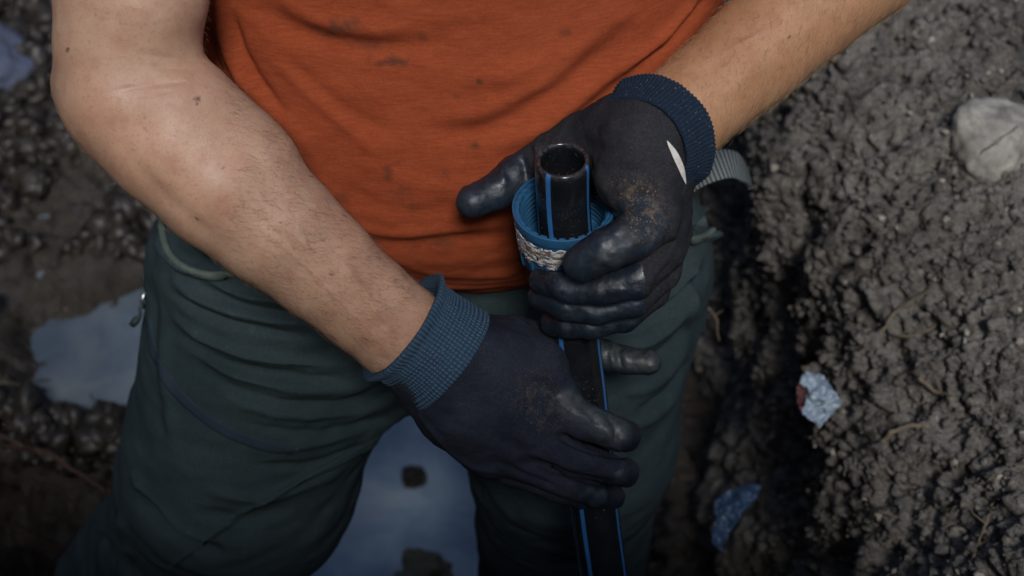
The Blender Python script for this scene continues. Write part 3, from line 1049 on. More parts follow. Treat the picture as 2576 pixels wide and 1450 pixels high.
def hairs(idx, n, ax, L, thick, seed):
    rg = np.random.default_rng(seed)
    pick = rg.choice(idx, n)
    base = Vv[pick] + rg.normal(0, .0012, (n, 3))
    no = Nv[pick]
    side = np.cross(no, ax)
    side /= np.linalg.norm(side, axis=1)[:, None] + 1e-9
    dirs = ax + side * rg.normal(0.5, .45, (n, 1)) + no * rg.uniform(.15, .55, (n, 1))
    dirs /= np.linalg.norm(dirs, axis=1)[:, None]
    curl = side * rg.normal(0, .35, (n, 1)) - no * .25
    ln = L * rg.uniform(.4, 1.0, (n, 1))
    w = np.cross(dirs, no); w /= np.linalg.norm(w, axis=1)[:, None] + 1e-9
    w2 = np.cross(dirs, w)
    for k in range(4):
        t = k / 3
        p = base - no * .0006 + dirs * ln * t + curl * ln * t * t
        rr = thick * (1 - .75 * t)
        HV.append(p + w * rr); HV.append(p - w * rr * .5 + w2 * rr * .87); HV.append(p - w * rr * .5 - w2 * rr * .87)
    return n


def hair_object(idx, n, ax, L, thick, seed, mat, label):
    global HV
    HV = []
    hairs(idx, n, ax, L, thick, seed)
    A = np.stack(HV, 1)          # n, 12, 3
    Vh = A.reshape(-1, 3)
    o_ = np.arange(n)[:, None] * 12
    F = []
    for k in range(3):
        for a, b in ((0, 1), (1, 2), (2, 0)):
            F.append(np.stack([o_[:, 0] + k * 3 + a, o_[:, 0] + k * 3 + b, o_[:, 0] + k * 3 + 3 + b, o_[:, 0] + k * 3 + 3 + a], 1))
    o = mesh_obj("arm_hair", Vh, np.concatenate(F), mat)
    o['kind'] = 'stuff'
    o['label'] = label
    attach(o, person)


M['hair_dark'] = mat_plain("dark_arm_hair", (0.035, 0.02, 0.012), .4, .5, .2)
M['hair_gold'] = mat_plain("golden_arm_hair", (0.55, 0.36, 0.16), .35, .6, .2)
lowhalf = cr[(u[cr] > 560)]
hair_object(lowhalf, 7000, ax_r, .012, .000050, 1, M['hair_dark'], "fine dark hair near the wrist")
hair_object(cr, 3000, ax_r, .007, .000040, 2, M['hair_gold'], "short pale hair")
hair_object(cl, 4000, ax_l, .010, .000052, 3, M['hair_dark'], "fine dark hair")
hair_object(cl, 5000, ax_l, .011, .000060, 4, M['hair_gold'], "golden sunlit hair")

# hair on the head
hf = Field(hd - .17, hd + .17, .004)
hf.ball(hd + upv * .012 - fwd * .012, .1, .01, (.82, .98, 1.18), Rm)
sl, X, Y, Z = hf.sub(hd - .17, hd + .17)
fx = (X - hd[0]) * 0 + (Y - hd[1]) * fwd[1] + (Z - hd[2]) * fwd[2]
uz = (Y - hd[1]) * upv[1] + (Z - hd[2]) * upv[2]
hf.F[sl] = np.maximum(hf.F[sl], (fx * .75 - uz * .5 - .012).astype(np.float32))
Vh, Qh = hf.mesh()
N0 = Vh - hd
Vh = Vh + N0 / np.linalg.norm(N0, axis=1)[:, None] * (fbm(Vh * 140, 3, 4) * .003)[:, None]
hair = mesh_obj("hair", Vh, Qh, M['hair_dark'])
attach(hair, person)

# --- shirt
sf = Field([-0.42, 0.58, 0.90], [0.34, 1.22, 1.56], 0.005)
zs = [0.955, 1.00, 1.05, 1.10, 1.16, 1.22, 1.28, 1.36, 1.44, 1.50, 1.53]
front = np.array([.800, .772, .757, .756, .772, .793, .812, .835, .868, .90, .92])
back = np.array([1.09, 1.09, 1.09, 1.09, 1.08, 1.08, 1.085, 1.09, 1.085, 1.06, 1.04])
half = np.array([.212, .219, .226, .230, .232, .232, .230, .222, .205, .14, .10])
sf.column(zs, [tc_x] * 11, (front + back) / 2, half, (back - front) / 2, .02, 2.15)
sf.cone(r_sh, l_sh, .078, .078, .05)
sf.cone(r_sh, r_sh * .55 + r_up * .45, .082, .078, .03)
sf.cone(l_sh, l_sh * .60 + l_el * .40, .080, .076, .03)
sl, X, Y, Z = sf.sub(sf.lo, sf.lo + sf.h * sf.n)
hem = 0.972 + 0.02 * np.cos((X + .06) * 9) * 0 + 0.0 * Y
ncut = (Z - 1.525)
sf.F = np.maximum(sf.F, (hem - Z).astype(np.float32))
sf.F = np.maximum(sf.F, ncut.astype(np.float32))
Vs, Qs = sf.mesh()
shirt = mesh_obj("shirt", Vs, Qs, M['shirt'])
subdivide(shirt, 1)
FOLD_SCALE = .8
fold(shirt, [
    ([(620, 0), (720, 60), (860, 110), (1010, 120), (1150, 105)], 30, -.0050),
    ([(700, 0), (790, 50), (900, 75), (1020, 80)], 26, .0045),
    ([(545, 0), (560, 80), (590, 160), (640, 250)], 13, .0060),
    ([(585, 20), (600, 100), (650, 200), (720, 290)], 13, -.0060),
    ([(520, 60), (535, 130), (560, 200)], 10, -.0050),
    ([(560, 120), (640, 230), (740, 330), (820, 420)], 22, .0030),
    ([(700, 130), (800, 220), (900, 300), (1000, 350)], 20, -.0022),
    ([(650, 110), (760, 220), (880, 330), (980, 410)], 16, .0020),
    ([(1050, 330), (1200, 330), (1350, 260), (1500, 150), (1600, 60)], 26, -.0050),
    ([(1080, 300), (1220, 280), (1380, 200), (1500, 100)], 26, .0035),
    ([(1200, 380), (1350, 330), (1480, 240), (1600, 140), (1700, 60)], 18, .0035),
    ([(1250, 400), (1380, 360), (1520, 250), (1640, 150)], 16, -.0040),
    ([(1560, 190), (1640, 120), (1720, 40), (1760, 0)], 12, .0045),
    ([(1590, 190), (1680, 110), (1750, 30), (1790, -10)], 11, -.0055),
    ([(850, 560), (980, 585), (1120, 580), (1290, 560)], 12, .0030),
    ([(840, 590), (980, 612), (1130, 606), (1300, 590)], 14, -.0028),
    ([(860, 360), (980, 440), (1080, 470), (1200, 470)], 26, .0018),
    ([(830, 450), (960, 520), (1090, 530), (1240, 510)], 18, -.0018),
    ([(1000, 660), (1110, 690), (1250, 690), (1330, 670)], 9, .0022),
    ([(1010, 690), (1110, 716), (1250, 716), (1340, 696)], 5, -.0016),
    ([(1130, 200), (1280, 190), (1450, 120), (1600, 20)], 20, .0022)])
FOLD_SCALE = 1.0
V, N = get_co(shirt), get_no(shirt)
set_co(shirt, V + N * (fbm(V * np.array([10, 10, 16]), 3, 31) * .0016 + fbm(V * np.array([40, 40, 60]), 3, 35) * .0007)[:, None])
V = get_co(shirt)
u, v, d = proj(V)
st = np.zeros(len(V))
nz = fbm(V * np.array([170, 170, 240]), 4, 15, .6)
for su, sv, ru, rv, am in ((857, 70, 55, 26, .9), (1000, 155, 60, 13, 1.0), (925, 110, 50, 22, .55), (1060, 92, 20, 12, .6), (1205, 202, 10, 11, 1.8), (1195, 366, 14, 14, .9), (975, 430, 12, 26, .8),
                           (1010, 490, 34, 24, .45), (1110, 610, 45, 18, .6), (860, 500, 26, 20, .5), (1425, 78, 18, 14, .6), (1380, 340, 9, 7, .8), (1150, 240, 12, 10, .6), (1120, 430, 16, 9, .7), (1040, 520, 22, 10, .7)):
    st = np.maximum(st, am * np.clip(1.15 - np.hypot((u - su) / ru, (v - sv) / rv) + nz * .55, 0, 1))
attr(shirt, "stain", np.clip(st, 0, 1) * .72)
attach(shirt, person)

# --- trousers
tf = Field([-0.62, 0.60, 0.02], [0.34, 1.20, 1.06], 0.005)
tf.column([0.80, .86, .92, .97, 1.02, 1.035], [-.075] * 6, [.915, .92, .925, .93, .93, .93],
          np.array([.235, .243, .246, .238, .226, .222]), np.array([.13, .14, .145, .14, .135, .135]), .05)
tf.cone(hipR + [-.005, 0, 0], P(600, 1200, 1.42), .132, .112, .04)
tf.cone(P(600, 1200, 1.42), kneeR, .112, .094, .03)
tf.cone(kneeR, ankR, .094, .082, .02)
tf.cone(P(330, 1330, 1.60), P(260, 1460, 1.66), .045, .055, .03)
tf.cone(hipL + [.002, 0, 0], P(1438, 1120, 1.42), .120, .098, .04)
tf.cone(P(1438, 1120, 1.42), kneeL, .098, .088, .03)
tf.cone(kneeL, ankL, .090, .082, .02)
Vt, Qt = tf.mesh()
trousers = mesh_obj("trousers", Vt, Qt, M['trouser'])
subdivide(trousers, 1)
tfold = [
    ([(405, 560), (418, 620), (455, 665), (520, 690), (590, 690)], 9, .0070),
    ([(440, 560), (455, 610), (500, 650), (570, 665)], 13, -.0080),
    ([(430, 700), (520, 760), (650, 800), (800, 820)], 10, .0040), ([(430, 730), (520, 790), (650, 830), (790, 850)], 10, -.0040),
    ([(500, 690), (600, 740), (720, 760), (820, 770)], 9, .0035), ([(500, 715), (600, 765), (720, 788), (830, 800)], 8, -.0035),
    ([(420, 790), (540, 870), (700, 910), (880, 920)], 12, .0040), ([(420, 830), (540, 905), (700, 945), (880, 950)], 11, -.0040),
    ([(470, 880), (600, 950), (760, 980), (940, 970)], 12, .0030), ([(480, 920), (610, 990), (780, 1015), (950, 1000)], 10, -.0030),
    ([(560, 1000), (700, 1040), (850, 1045), (1000, 1010)], 12, .0026), ([(600, 1060), (760, 1090), (900, 1070), (1000, 1040)], 10, -.0026),
    ([(400, 760), (412, 900), (430, 1040), (440, 1150)], 14, .0030), ([(380, 700), (385, 820), (395, 950)], 10, -.0026),
    ([(620, 700), (720, 720), (800, 700)], 10, -.003), ([(640, 660), (720, 680), (780, 660)], 10, .003),
    ([(700, 1130), (820, 1110), (950, 1060)], 9, .0026), ([(640, 1170), (780, 1170), (920, 1110)], 9, -.0030),
    ([(500, 1230), (640, 1260), (780, 1220), (900, 1140)], 16, .0035), ([(480, 1290), (620, 1310), (740, 1280)], 14, -.0040),
    ([(345, 1230), (400, 1310), (480, 1370), (560, 1400)], 14, -.0080), ([(330, 1180), (370, 1260), (440, 1330), (540, 1370)], 12, .0060),
    ([(430, 1420), (560, 1330), (700, 1240), (860, 1150), (1000, 1075)], 6, .0030),
    ([(240, 1340), (270, 1390), (290, 1440)], 9, -.0050), ([(300, 1290), (315, 1350), (330, 1420)], 8, .0040),
    # the other leg
    ([(1800, 460), (1822, 520), (1810, 575), (1770, 598), (1700, 606)], 8, .0080),
    ([(1770, 470), (1785, 530), (1760, 580)], 10, -.0080), ([(1790, 500), (1760, 540), (1735, 575)], 6, .0050),
    ([(1770, 620), (1720, 700), (1650, 760), (1580, 790)], 14, .0055), ([(1760, 680), (1700, 760), (1620, 810), (1550, 830)], 12, -.0055),
    ([(1755, 730), (1700, 810), (1640, 860), (1580, 880)], 12, .0045), ([(1750, 790), (1690, 870), (1620, 920)], 11, -.0045),
    ([(1740, 840), (1690, 920), (1630, 970), (1560, 990)], 11, .0035), ([(1730, 900), (1680, 980), (1600, 1030)], 11, -.0035),
    ([(1715, 960), (1650, 1040), (1560, 1080)], 12, .0030), ([(1735, 660), (1738, 760), (1720, 860)], 9, .0030)]
FOLD_SCALE = 1.5
fold(trousers, tfold)
FOLD_SCALE = 1.0
V, N = get_co(trousers), get_no(trousers)
ax = V * np.array([9, 9, 24])
set_co(trousers, V + N * (fbm(ax, 3, 131) * .0042 + fbm(V * 45, 3, 135) * .0007)[:, None])
V = get_co(trousers)
u, v, d = proj(V)


def px_line(u, v, pts, w0, w1):
    C = catmull(np.array(pts, float), np.linspace(0, 1, 40))
    b = np.full(len(u), 1e9)
    for i in range(len(C) - 1):
        a, ab = C[i], C[i + 1] - C[i]
        t = np.clip(((u - a[0]) * ab[0] + (v - a[1]) * ab[1]) / (ab @ ab), 0, 1)
        b = np.minimum(b, np.hypot(u - a[0] - t * ab[0], v - a[1] - t * ab[1]))
    return 1 - sstep(w0, w1, b)


attr(trousers, "worn", .5 * np.maximum(px_line(u, v, [(1822, 450), (1828, 520), (1812, 575), (1770, 598), (1700, 606)], 3, 7),
     np.maximum(px_line(u, v, [(402, 545), (418, 625), (455, 668), (520, 692), (590, 692)], 2, 6), .9 * px_line(u, v, [(1785, 540), (1750, 575)], 2, 6))))
attach(trousers, person)
tb = bvh_of(trousers)


def ribbon_on(bvh, pts, width, thick, mat, name, parent, lift=.0009, n=70, m=7, corr=0):
    """a strip of cloth sewn on a surface, following a line measured on it"""
    C = catmull(np.array(pts, float), np.linspace(0, 1, n))
    L, Nn = [], []
    for cu, cv in C:
        p, no = hit(bvh, cu, cv)
        if p is None:
            if L: L.append(L[-1]); Nn.append(Nn[-1])
            continue
        if (CAM - p) @ no < 0: no = -no
        L.append(p); Nn.append(no)
    L, Nn = np.array(L), np.array(Nn)
    for _ in range(4):
        L[1:-1] = (L[:-2] + 2 * L[1:-1] + L[2:]) / 4
        Nn[1:-1] = (Nn[:-2] + 2 * Nn[1:-1] + Nn[2:]) / 4
    Nn /= np.linalg.norm(Nn, axis=1)[:, None]
    T = np.gradient(L, axis=0); T /= np.linalg.norm(T, axis=1)[:, None] + 1e-9
    S = np.cross(T, Nn); S /= np.linalg.norm(S, axis=1)[:, None]
    rows = []
    w = np.linspace(-.5, .5, m)
    for sgn in (1, -1):
        for q in (w if sgn > 0 else w[::-1]):
            base = L + S * q * width
            if sgn > 0:
                # sit each edge on the cloth
                out = []
                for b_, nn_ in zip(base, Nn):
                    r = bvh.find_nearest(Vector(b_))
                    out.append(np.array(r[0]) if r[0] is not None and r[3] < .02 else b_)
                base = np.array(out)
                top = base + Nn * (lift + thick * (1 - (2 * abs(q)) ** 4))
                if sgn > 0: rows.append(top)
            else:
                rows.append(L + S * q * width - Nn * .004)
    A = np.stack(rows, 1)
    nn2, mm = A.shape[:2]
    Fq = [tuple(int(k) for k in f) for f in grid_faces(nn2, mm, True)]
    Fq.append(tuple(range(mm))); Fq.append(tuple((nn2 - 1) * mm + k for k in range(mm))[::-1])
    return mesh_obj(name, A.reshape(-1, 3), Fq, mat, parent)


M['tape'] = mat_plain("blue_grey_tape", (0.020, 0.032, 0.045), .8, .2, .2, 400, .3)
ribbon_on(tb, [(372, 800), (385, 880), (425, 960), (490, 1030), (570, 1085), (660, 1120), (745, 1135)], .0105, .0002, M['tape'], "zip_tape", trousers)

M['trim'] = mat_plain("pale_green_hem", (0.10, 0.125, 0.105), .9, .2, .25, 500, .4)
ribbon_on(tb, [(403, 548), (418, 622), (455, 666), (520, 690), (600, 690)], .006, .0016, M['trim'], "pocket_hem", trousers, lift=.001)
ribbon_on(tb, [(1802, 470), (1812, 530), (1796, 575), (1762, 598), (1700, 606)], .006, .0018, M['trim'], "pocket_hem", trousers, lift=.001)
ribbon_on(tb, [(430, 1425), (560, 1332), (700, 1242), (860, 1152), (1000, 1076)], .0045, .0006, M['trouser'], "inner_seam", trousers, lift=.0006)
ribbon_on(tb, [(1180, 770), (1250, 830), (1290, 900)], .004, .0006, M['trouser'], "fly_seam", trousers, lift=.0006)

# zip puller: metal loop with a dark cord
zp = P(362, 765, 1.33)
V1, F1 = sweep([P(374, 735, 1.325), P(362, 740, 1.322), P(357, 756, 1.322), P(360, 772, 1.325), P(370, 776, 1.328)], .0018, 8)
M['metal'] = mat_plain("zinc_metal", (.55, .55, .54), .3, .5, .1, metal=1.0)
mesh_obj("zip_puller", V1, F1, M['metal'], trousers)
V1, F1 = sweep([P(360, 762, 1.318), P(352, 776, 1.318), P(352, 795, 1.32), P(342, 806, 1.322), P(332, 818, 1.324)], [.0016, .0016, .0018, .0038, .0032], 10)
mesh_obj("pull_cord", V1, F1, mat_plain("dark_cord", (.02, .035, .035), .6), trousers)

# waist strap: ribbed webbing standing off the right side of the waist
n_, m_ = 120, 13
Cl = catmull(np.array([P(1690, 475, 1.265), P(1740, 442, 1.255), P(1790, 420, 1.250), P(1835, 412, 1.258), P(1868, 426, 1.280), P(1886, 452, 1.315)]), np.linspace(0, 1, n_))
T_ = np.gradient(Cl, axis=0); T_ /= np.linalg.norm(T_, axis=1)[:, None]
W_ = np.cross(T_, -FW + UP * .25); W_ /= np.linalg.norm(W_, axis=1)[:, None]
N_ = np.cross(T_, W_)
rows = []
qs = np.linspace(-.5, .5, m_)
cor = .0020 * np.cos(np.linspace(0, 1, n_) * 2 * np.pi * 26)
hw = .027 * (1 - .35 * sstep(.72, 1.0, np.linspace(0, 1, n_)))
for q in qs: rows.append(Cl + W_ * (q * hw)[:, None] + N_ * (.0012 + cor)[:, None])
for q in qs[::-1]: rows.append(Cl + W_ * (q * hw)[:, None] - N_ * .0012)
A = np.stack(rows, 1)
Fq = [tuple(int(k) for k in f) for f in grid_faces(n_, 2 * m_, True)] + [tuple(range(2 * m_))] + [tuple((n_ - 1) * 2 * m_ + k for k in range(2 * m_))[::-1]]
ws = mesh_obj("waist_strap", A.reshape(-1, 3), Fq, [M['strap'], mat_plain("webbing_groove", (.035, .042, .042), .9, .1)], trousers)
for k_, pl in enumerate(ws.data.polygons):
    if k_ < (n_ - 1) * 2 * m_ and math.cos((k_ // (2 * m_) + .5) / (n_ - 1) * 2 * math.pi * 24) < -.25: pl.material_index = 1

# boots
M['boot'] = mat_plain("black_rubber_boot", (.012, .014, .013), .4, .5, .3, dirt=(.06, .045, .03), dirt_fac=.8)
for a, fx in ((ankR, -1), (ankL, 1)):
    q = Field(a - [.2, .32, .16], a + [.2, .18, .25], .006)
    q.cone(a + [0, 0, .18], a, .072, .060, .02)
    q.cone(a + [0, .02, -.03], a + [fx * .03, -.16, -.06], .050, .046, .03)
    sl, X, Y, Z = q.sub(q.lo, q.lo + q.h * q.n)
    q.F = np.maximum(q.F, (a[2] - .10 - Z).astype(np.float32))
    Vq, Qq = q.mesh()
    attach(mesh_obj("boot", Vq, Qq, M['boot']), person)

# white print on the back of the charcoal glove
ub = bvh_of(gl_upp)
poly = [(1675, 353), (1683, 352), (1700, 378), (1713, 405), (1722, 435), (1727, 468), (1718, 450), (1706, 425), (1690, 395), (1681, 373)]
print_pts = []
for s_ in np.linspace(0, 1, 26):
    cu, cv = catmull(np.array([(1677, 354), (1695, 385), (1712, 422), (1724, 462)], float), np.array([s_]))[0]
    print_pts.append((cu, cv, .8 + 15 * math.sin(math.pi * min(1, s_ * 1.0)) ** .8))
rows = []
for cu, cv, w_ in print_pts:
    row = []
    for k in (-.5, -.17, .17, .5):
        p, no = hit(ub, cu + k * w_ * .9, cv - k * w_ * .45)
        if p is None: row = None; break
        if (CAM - p) @ no < 0: no = -no
        row.append(p + no * .0007)
    if row: rows.append(row)
if len(rows) > 3:
    A = np.array(rows)
    low_ = A - 0.0012 * np.array([0, 0, 1.0]) * 0
    mesh_obj("printed_mark", A.reshape(-1, 3), grid_faces(len(rows), 4), mat_plain("white_print", (.62, .58, .52), .6, .3, .1, dirt=(.25, .2, .15), dirt_fac=.6), gl_upp)

# ------------------------------------------------------------------ the pipe
pc = np.array([P(1415, 403, .985), P(1418, 520, 1.018), P(1428, 640, 1.043), P(1446, 850, 1.080), P(1465, 1000, 1.105), P(1497, 1287, 1.150), P(1519, 1449, 1.177), P(1560, 1750, 1.26), P(1600, 2000, 1.40), P(1640, 2150, 1.60), P(1660, 2200, 1.80)])
nP, mP = 160, 96
C = catmull(pc, np.linspace(0, 1, nP))
T_ = np.gradient(C, axis=0); T_ /= np.linalg.norm(T_, axis=1)[:, None]
# angle 0 faces the lens side
A0 = -FW - T_ * (T_ @ -FW)[:, None]; A0 /= np.linalg.norm(A0, axis=1)[:, None]
B0 = np.cross(T_, A0)
if B0[0][0] < 0: B0 = -B0
ang = np.linspace(0, 2 * np.pi, mP, endpoint=False)
RO, RI = .0193, .0150
ringv = lambda c, a, b, r: c + r * (np.cos(ang)[:, None] * a + np.sin(ang)[:, None] * b)
rows = [ringv(C[i], A0[i], B0[i], RO - (.0006 if i == 0 else 0)) for i in range(nP)]
inner = [ringv(C[i], A0[i], B0[i], RI + (.0006 if i == 0 else 0)) for i in range(nP)]
allr = [r for r in inner[::-1]]
allr.append(ringv(C[0] - T_[0] * .0008, A0[0], B0[0], RI + .0014))
allr.append(ringv(C[0] - T_[0] * .0008, A0[0], B0[0], RO - .0014))
allr += rows
A = np.array(allr)
Fp = grid_faces(len(allr), mP, True)
pipe = mesh_obj("water_pipe", A.reshape(-1, 3), Fp, [M['pipe'], M['stripe']])
deg = np.degrees(ang + np.pi / mP)
mi = np.zeros(len(Fp), dtype=np.int32)
colj = np.tile(np.arange(mP), len(allr) - 1)
rowi = np.repeat(np.arange(len(allr) - 1), mP)
for cdeg in (-36, 62, 152, 234):
    dd = (deg[colj] - cdeg + 180) % 360 - 180
    mi[(np.abs(dd) < 4.2) & (rowi > nP)] = 1
pipe.data.polygons.foreach_set("material_index", mi)
cutv = np.zeros((len(allr), mP)); cutv[nP - 1:nP + 3] = 1
attr(pipe, "cut", cutv.ravel())
tag(pipe, "black plastic pipe with thin blue stripes, held upright by both gloves", "pipe")

# ------------------------------------------------------------------ coupling nut
ncen = P(1418, 518, 1.020)
nax = C[18] - C[4]; nax /= np.linalg.norm(nax)
nax = nax + UP * 0.02; nax /= np.linalg.norm(nax)
na = -FW - nax * (nax @ -FW); na /= np.linalg.norm(na)
nb = np.cross(nax, na)
if nb[0] < 0: nb = -nb


def lathe(prof, n, cen, axv, a, b, mod=None):
    ang = np.linspace(0, 2 * np.pi, n, endpoint=False)
    rows = []
    for k, (h, r) in enumerate(prof):
        rr = np.full(n, r) if mod is None else mod(k, h, r, ang)
        rows.append(cen + axv * h + rr[:, None] * (np.cos(ang)[:, None] * a + np.sin(ang)[:, None] * b))
    return np.concatenate(rows), grid_faces(len(prof), n, True)


prof = [(.046, .0245), (.050, .0260), (.052, .0300), (.048, .0318), (.030, .0335), (.012, .0345), (.0075, .0348), (.0065, .0368), (.001, .0372), (-.001, .0370), (-.0014, .0360), (-.0008, .0352), (.0006, .0350), (.0006, .0322), (.004, .0312)]
hh = .004
inner_p = []
while hh < .034:
    inner_p += [(hh, .0310), (hh + .0014, .0297), (hh + .0024, .0297), (hh + .0038, .0310)]
    hh += .0046
prof2 = prof + inner_p + [(.036, .0285), (.045, .0225), (.046, .0245)]


def nut_mod(k, h, r, ang):
    q = np.full(len(ang), r)
    if 3 <= k <= 6:      # grip ribs round the outside
        q = q + .0016 * (np.cos(ang * 14) > .72)
    if k in (10, 11):
        q = q - .0000
    return q


Vn, Fn = lathe(prof2, 360, ncen, nax, na, nb, nut_mod)
# notches in the top rim
k0 = 11
nv = Vn.reshape(len(prof2), 360, 3)
for k in (12, 13):
    ang_ = np.linspace(0, 2 * np.pi, 360, endpoint=False)
    notch = (np.cos(ang_ * 30) > .5)
    nv[k][notch] += nax * .0016
nut = mesh_obj("coupling_nut", nv.reshape(-1, 3), Fn[:, ::-1], M['nut'])
es = nut.modifiers.new("edge", 'EDGE_SPLIT'); es.split_angle = math.radians(40)
tag(nut, "blue threaded plastic coupling nut round the top of the black pipe", "pipe fitting")


# torn label on the nut
def mat_label():
    s = NT("torn_muddy_label")
    f = s.ramp(s.noise(110, 5, 0.7, s.map((1, 1, 3))), [(0.46, 0.0), (0.55, 1.0)])
    c = s.mix(f, (0.62, 0.64, 0.66), (0.16, 0.105, 0.055))
    g = s.ramp(s.noise(260, 4, 0.6), [(0.58, 0.0), (0.64, 1.0)])
    c = s.mix(g, c, (0.04, 0.10, 0.2))
    return s.out(c, .75, s.bump(s.noise(300, 4), .5, .001), .3)


na_, nh_ = 150, 30
angs = np.radians(np.linspace(-108, 40, na_))
hs = np.linspace(.0085, .034, nh_)
LV = []
for h in hs:
    r = np.interp(h, [.0075, .030, .048], [.0348, .0335, .0318]) + .0013
    LV.append(ncen + nax * h + r * (np.cos(angs)[:, None] * na + np.sin(angs)[:, None] * nb))
LV = np.concatenate(LV)
jag = fbm(LV * 260, 3, 8)
LV2 = LV + (LV - (ncen + np.outer((LV - ncen) @ nax, nax))) * (jag * .004)[:, None]
Fl = grid_faces(nh_, na_)
cen = LV[Fl].mean(1)
hc = (cen - ncen) @ nax
ac = np.degrees(np.arctan2((cen - ncen) @ nb, (cen - ncen) @ na))
keep = (hc < .030 + .006 * fbm(cen * 140, 3, 18)) & (fbm(cen * 230, 3, 28) > -.55) & (hc > .0095 + .0015 * fbm(cen * 300, 2, 2))
lab = mesh_obj("torn_label", LV2, Fl[keep], mat_label(), nut)
sm = lab.modifiers.new("thick", 'SOLIDIFY'); sm.thickness = .0004

# ------------------------------------------------------------------ stones, roots, litter
bankb = bvh_of(bank)
mudb = bvh_of(mud)


def ico(sub=3):
    import bmesh
    bm = bmesh.new()
    bmesh.ops.create_icosphere(bm, subdivisions=sub, radius=1)
    V = np.array([v.co[:] for v in bm.verts]); F = np.array([[v.index for v in f.verts] for f in bm.faces])
    bm.free()
    return V, F


IV, IF = ico(5)


def rock(name, c, s, seed, mat, amp=.16, label="", cat="stone", rough=.03):
    V = IV * (1 + amp * fbm(IV * 1.3 + seed, 3, seed) + rough * fbm(IV * 7 + seed, 4, seed + 4))[:, None] * np.array(s)
    o = mesh_obj(name, V, IF, mat)
    o.location = c
    o.rotation_euler = (seed * .7 % 1, seed * .3 % 1, seed * 1.3 % 6)
    tag(o, label, cat)
    return o


p, _ = hit(bankb, 2500, 345)
rock("rock", p + np.array([.008, .004, -.018]), (.058, .052, .046), 5, M['rock'], .10, "large pale grey rounded rock lying on the dry soil bank")
M['wet_rock'] = mat_plain("wet_blue_stone", (.085, .10, .15), .3, .5, .35, 110, .4)
p, _ = hit(mudb, -5, 165)
rock("wet_stone", p, (.075, .06, .05), 9, M['wet_rock'], .15, "wet bluish stone behind the bare elbow, at the mud's far edge")
p = P(1050, 1450, 2.14)
rock("mossy_stone", np.array([p[0] + .005, p[1] - .02, -.012]), (.062, .05, .05), 11, mat_plain("brown_stone", (.12, .11, .07), .7, .3, .4, 90, .5), .25, "brown mossy stone poking out of the water at the bottom of the trench", rough=.08)
p = P(1035, 1160, 2.2)
rock("small_stone", np.array([p[0], p[1], .012]), (.022, .018, .016), 13, M['mud'], .25, "small dark lump standing alone in the grey water between the legs", rough=.08)
p, _ = hit(bankb, 2300, 850)


def path_thing(name, pts, r0, r1, mat, label, cat, bvh=None, forks=(), group=None, nseg=8):
    pts = [np.asarray(q, float) for q in pts]
    C = catmull(np.array(pts), np.linspace(0, 1, 40))
    nz_ = np.stack([fbm(C * 60, 2, 201), fbm(C * 60, 2, 202), fbm(C * 60, 2, 203)], 1) * .0025
    C = C + nz_
    V, F = sweep(C, np.linspace(r0, r1, 40) * (1 + .15 * fbm(C * 200, 2, 9)), nseg)
    V = list(V); F = list(F)
    for (i, dv, L, rr) in forks:
        b = C[i]
        dv = np.array(dv, float); dv /= np.linalg.norm(dv)
        C2 = b + np.linspace(0, 1, 14)[:, None] * dv * L
        C2 = C2 + np.stack([fbm(C2 * 90, 2, 211), fbm(C2 * 90, 2, 212), fbm(C2 * 90, 2, 213)], 1) * .003 * np.linspace(0, 1, 14)[:, None]
        V2, F2 = sweep(C2, np.linspace(rr, rr * .4, 14), 6)
        off = len(V)
        V += list(V2); F += [tuple(k + off for k in f) for f in F2]
    o = mesh_obj(name, V, F, mat)
    return tag(o, label, cat, group)


def on_bank(u, v, lift=.006):
    p, n = hit(bankb, u, v)
    if p is None: return P(u, v, 1.4)
    return p + (CAM - p) / np.linalg.norm(CAM - p) * lift


def on_mud(u, v, lift=.006):
    p, n = hit(mudb, u, v)
    if p is None: return P(u, v, 1.9)
    return p + (CAM - p) / np.linalg.norm(CAM - p) * lift


G = "roots sticking out of the soil bank"
path_thing("root", [on_bank(2225, 1115, .03), on_bank(2250, 1085, .03), on_bank(2290, 1072, .02), on_bank(2340, 1074, .006)], .0028, .0022, M['root'], "thick pale hooked root jutting out over the dark trench edge", "root", group=G)
path_thing("root", [on_bank(2222, 835, .02), on_bank(2240, 800, .01), on_bank(2275, 765, .01), on_bank(2350, 720, .004)], .0018, .0012, M['root'], "thin pale root slanting up the bank, above the short brownish one", "root", group=G, forks=[(20, (1, .2, .3), .03, .0008)])
path_thing("root", [on_bank(2258, 845, .02), on_bank(2290, 848, .015), on_bank(2325, 835, .008), on_bank(2350, 815, .004)], .0016, .0012, M['root'], "short brownish curved root below the longer slanting one", "root", group=G)
path_thing("root", [on_bank(2305, 950, .02), on_bank(2335, 975, .015), on_bank(2360, 985, .01), on_bank(2400, 1000, .004)], .0022, .0012, M['root'], "knobbly short root with side hairs, midway down the bank", "root", group=G, forks=[(10, (.3, .6, .4), .02, .0008), (22, (.8, -.2, .3), .02, .0008), (30, (-.2, .5, .5), .018, .0008)])
path_thing("root", [on_bank(2440, 1420, .012), on_bank(2462, 1370, .012), on_bank(2480, 1310, .012), on_bank(2500, 1255, .006)], .0016, .0010, M['root'], "grey forked root near the bottom right corner of the bank", "root", group=G, forks=[(12, (.6, .3, .3), .03, .0008), (24, (-.6, .5, .3), .03, .0008)])
path_thing("root", [on_bank(2190, 1280, .02), on_bank(2220, 1290, .02), on_bank(2260, 1300, .006)], .0018, .0012, M['root'], "short straight root end at the black foot of the bank", "root", group=G)
path_thing("root", [on_bank(2400, 420, .004), on_bank(2450, 395, .012), on_bank(2520, 350, .055), on_bank(2580, 300, .02)], .0008, .0006, M['root'], "hair-thin root lying across the grey rock", "root", group=G)
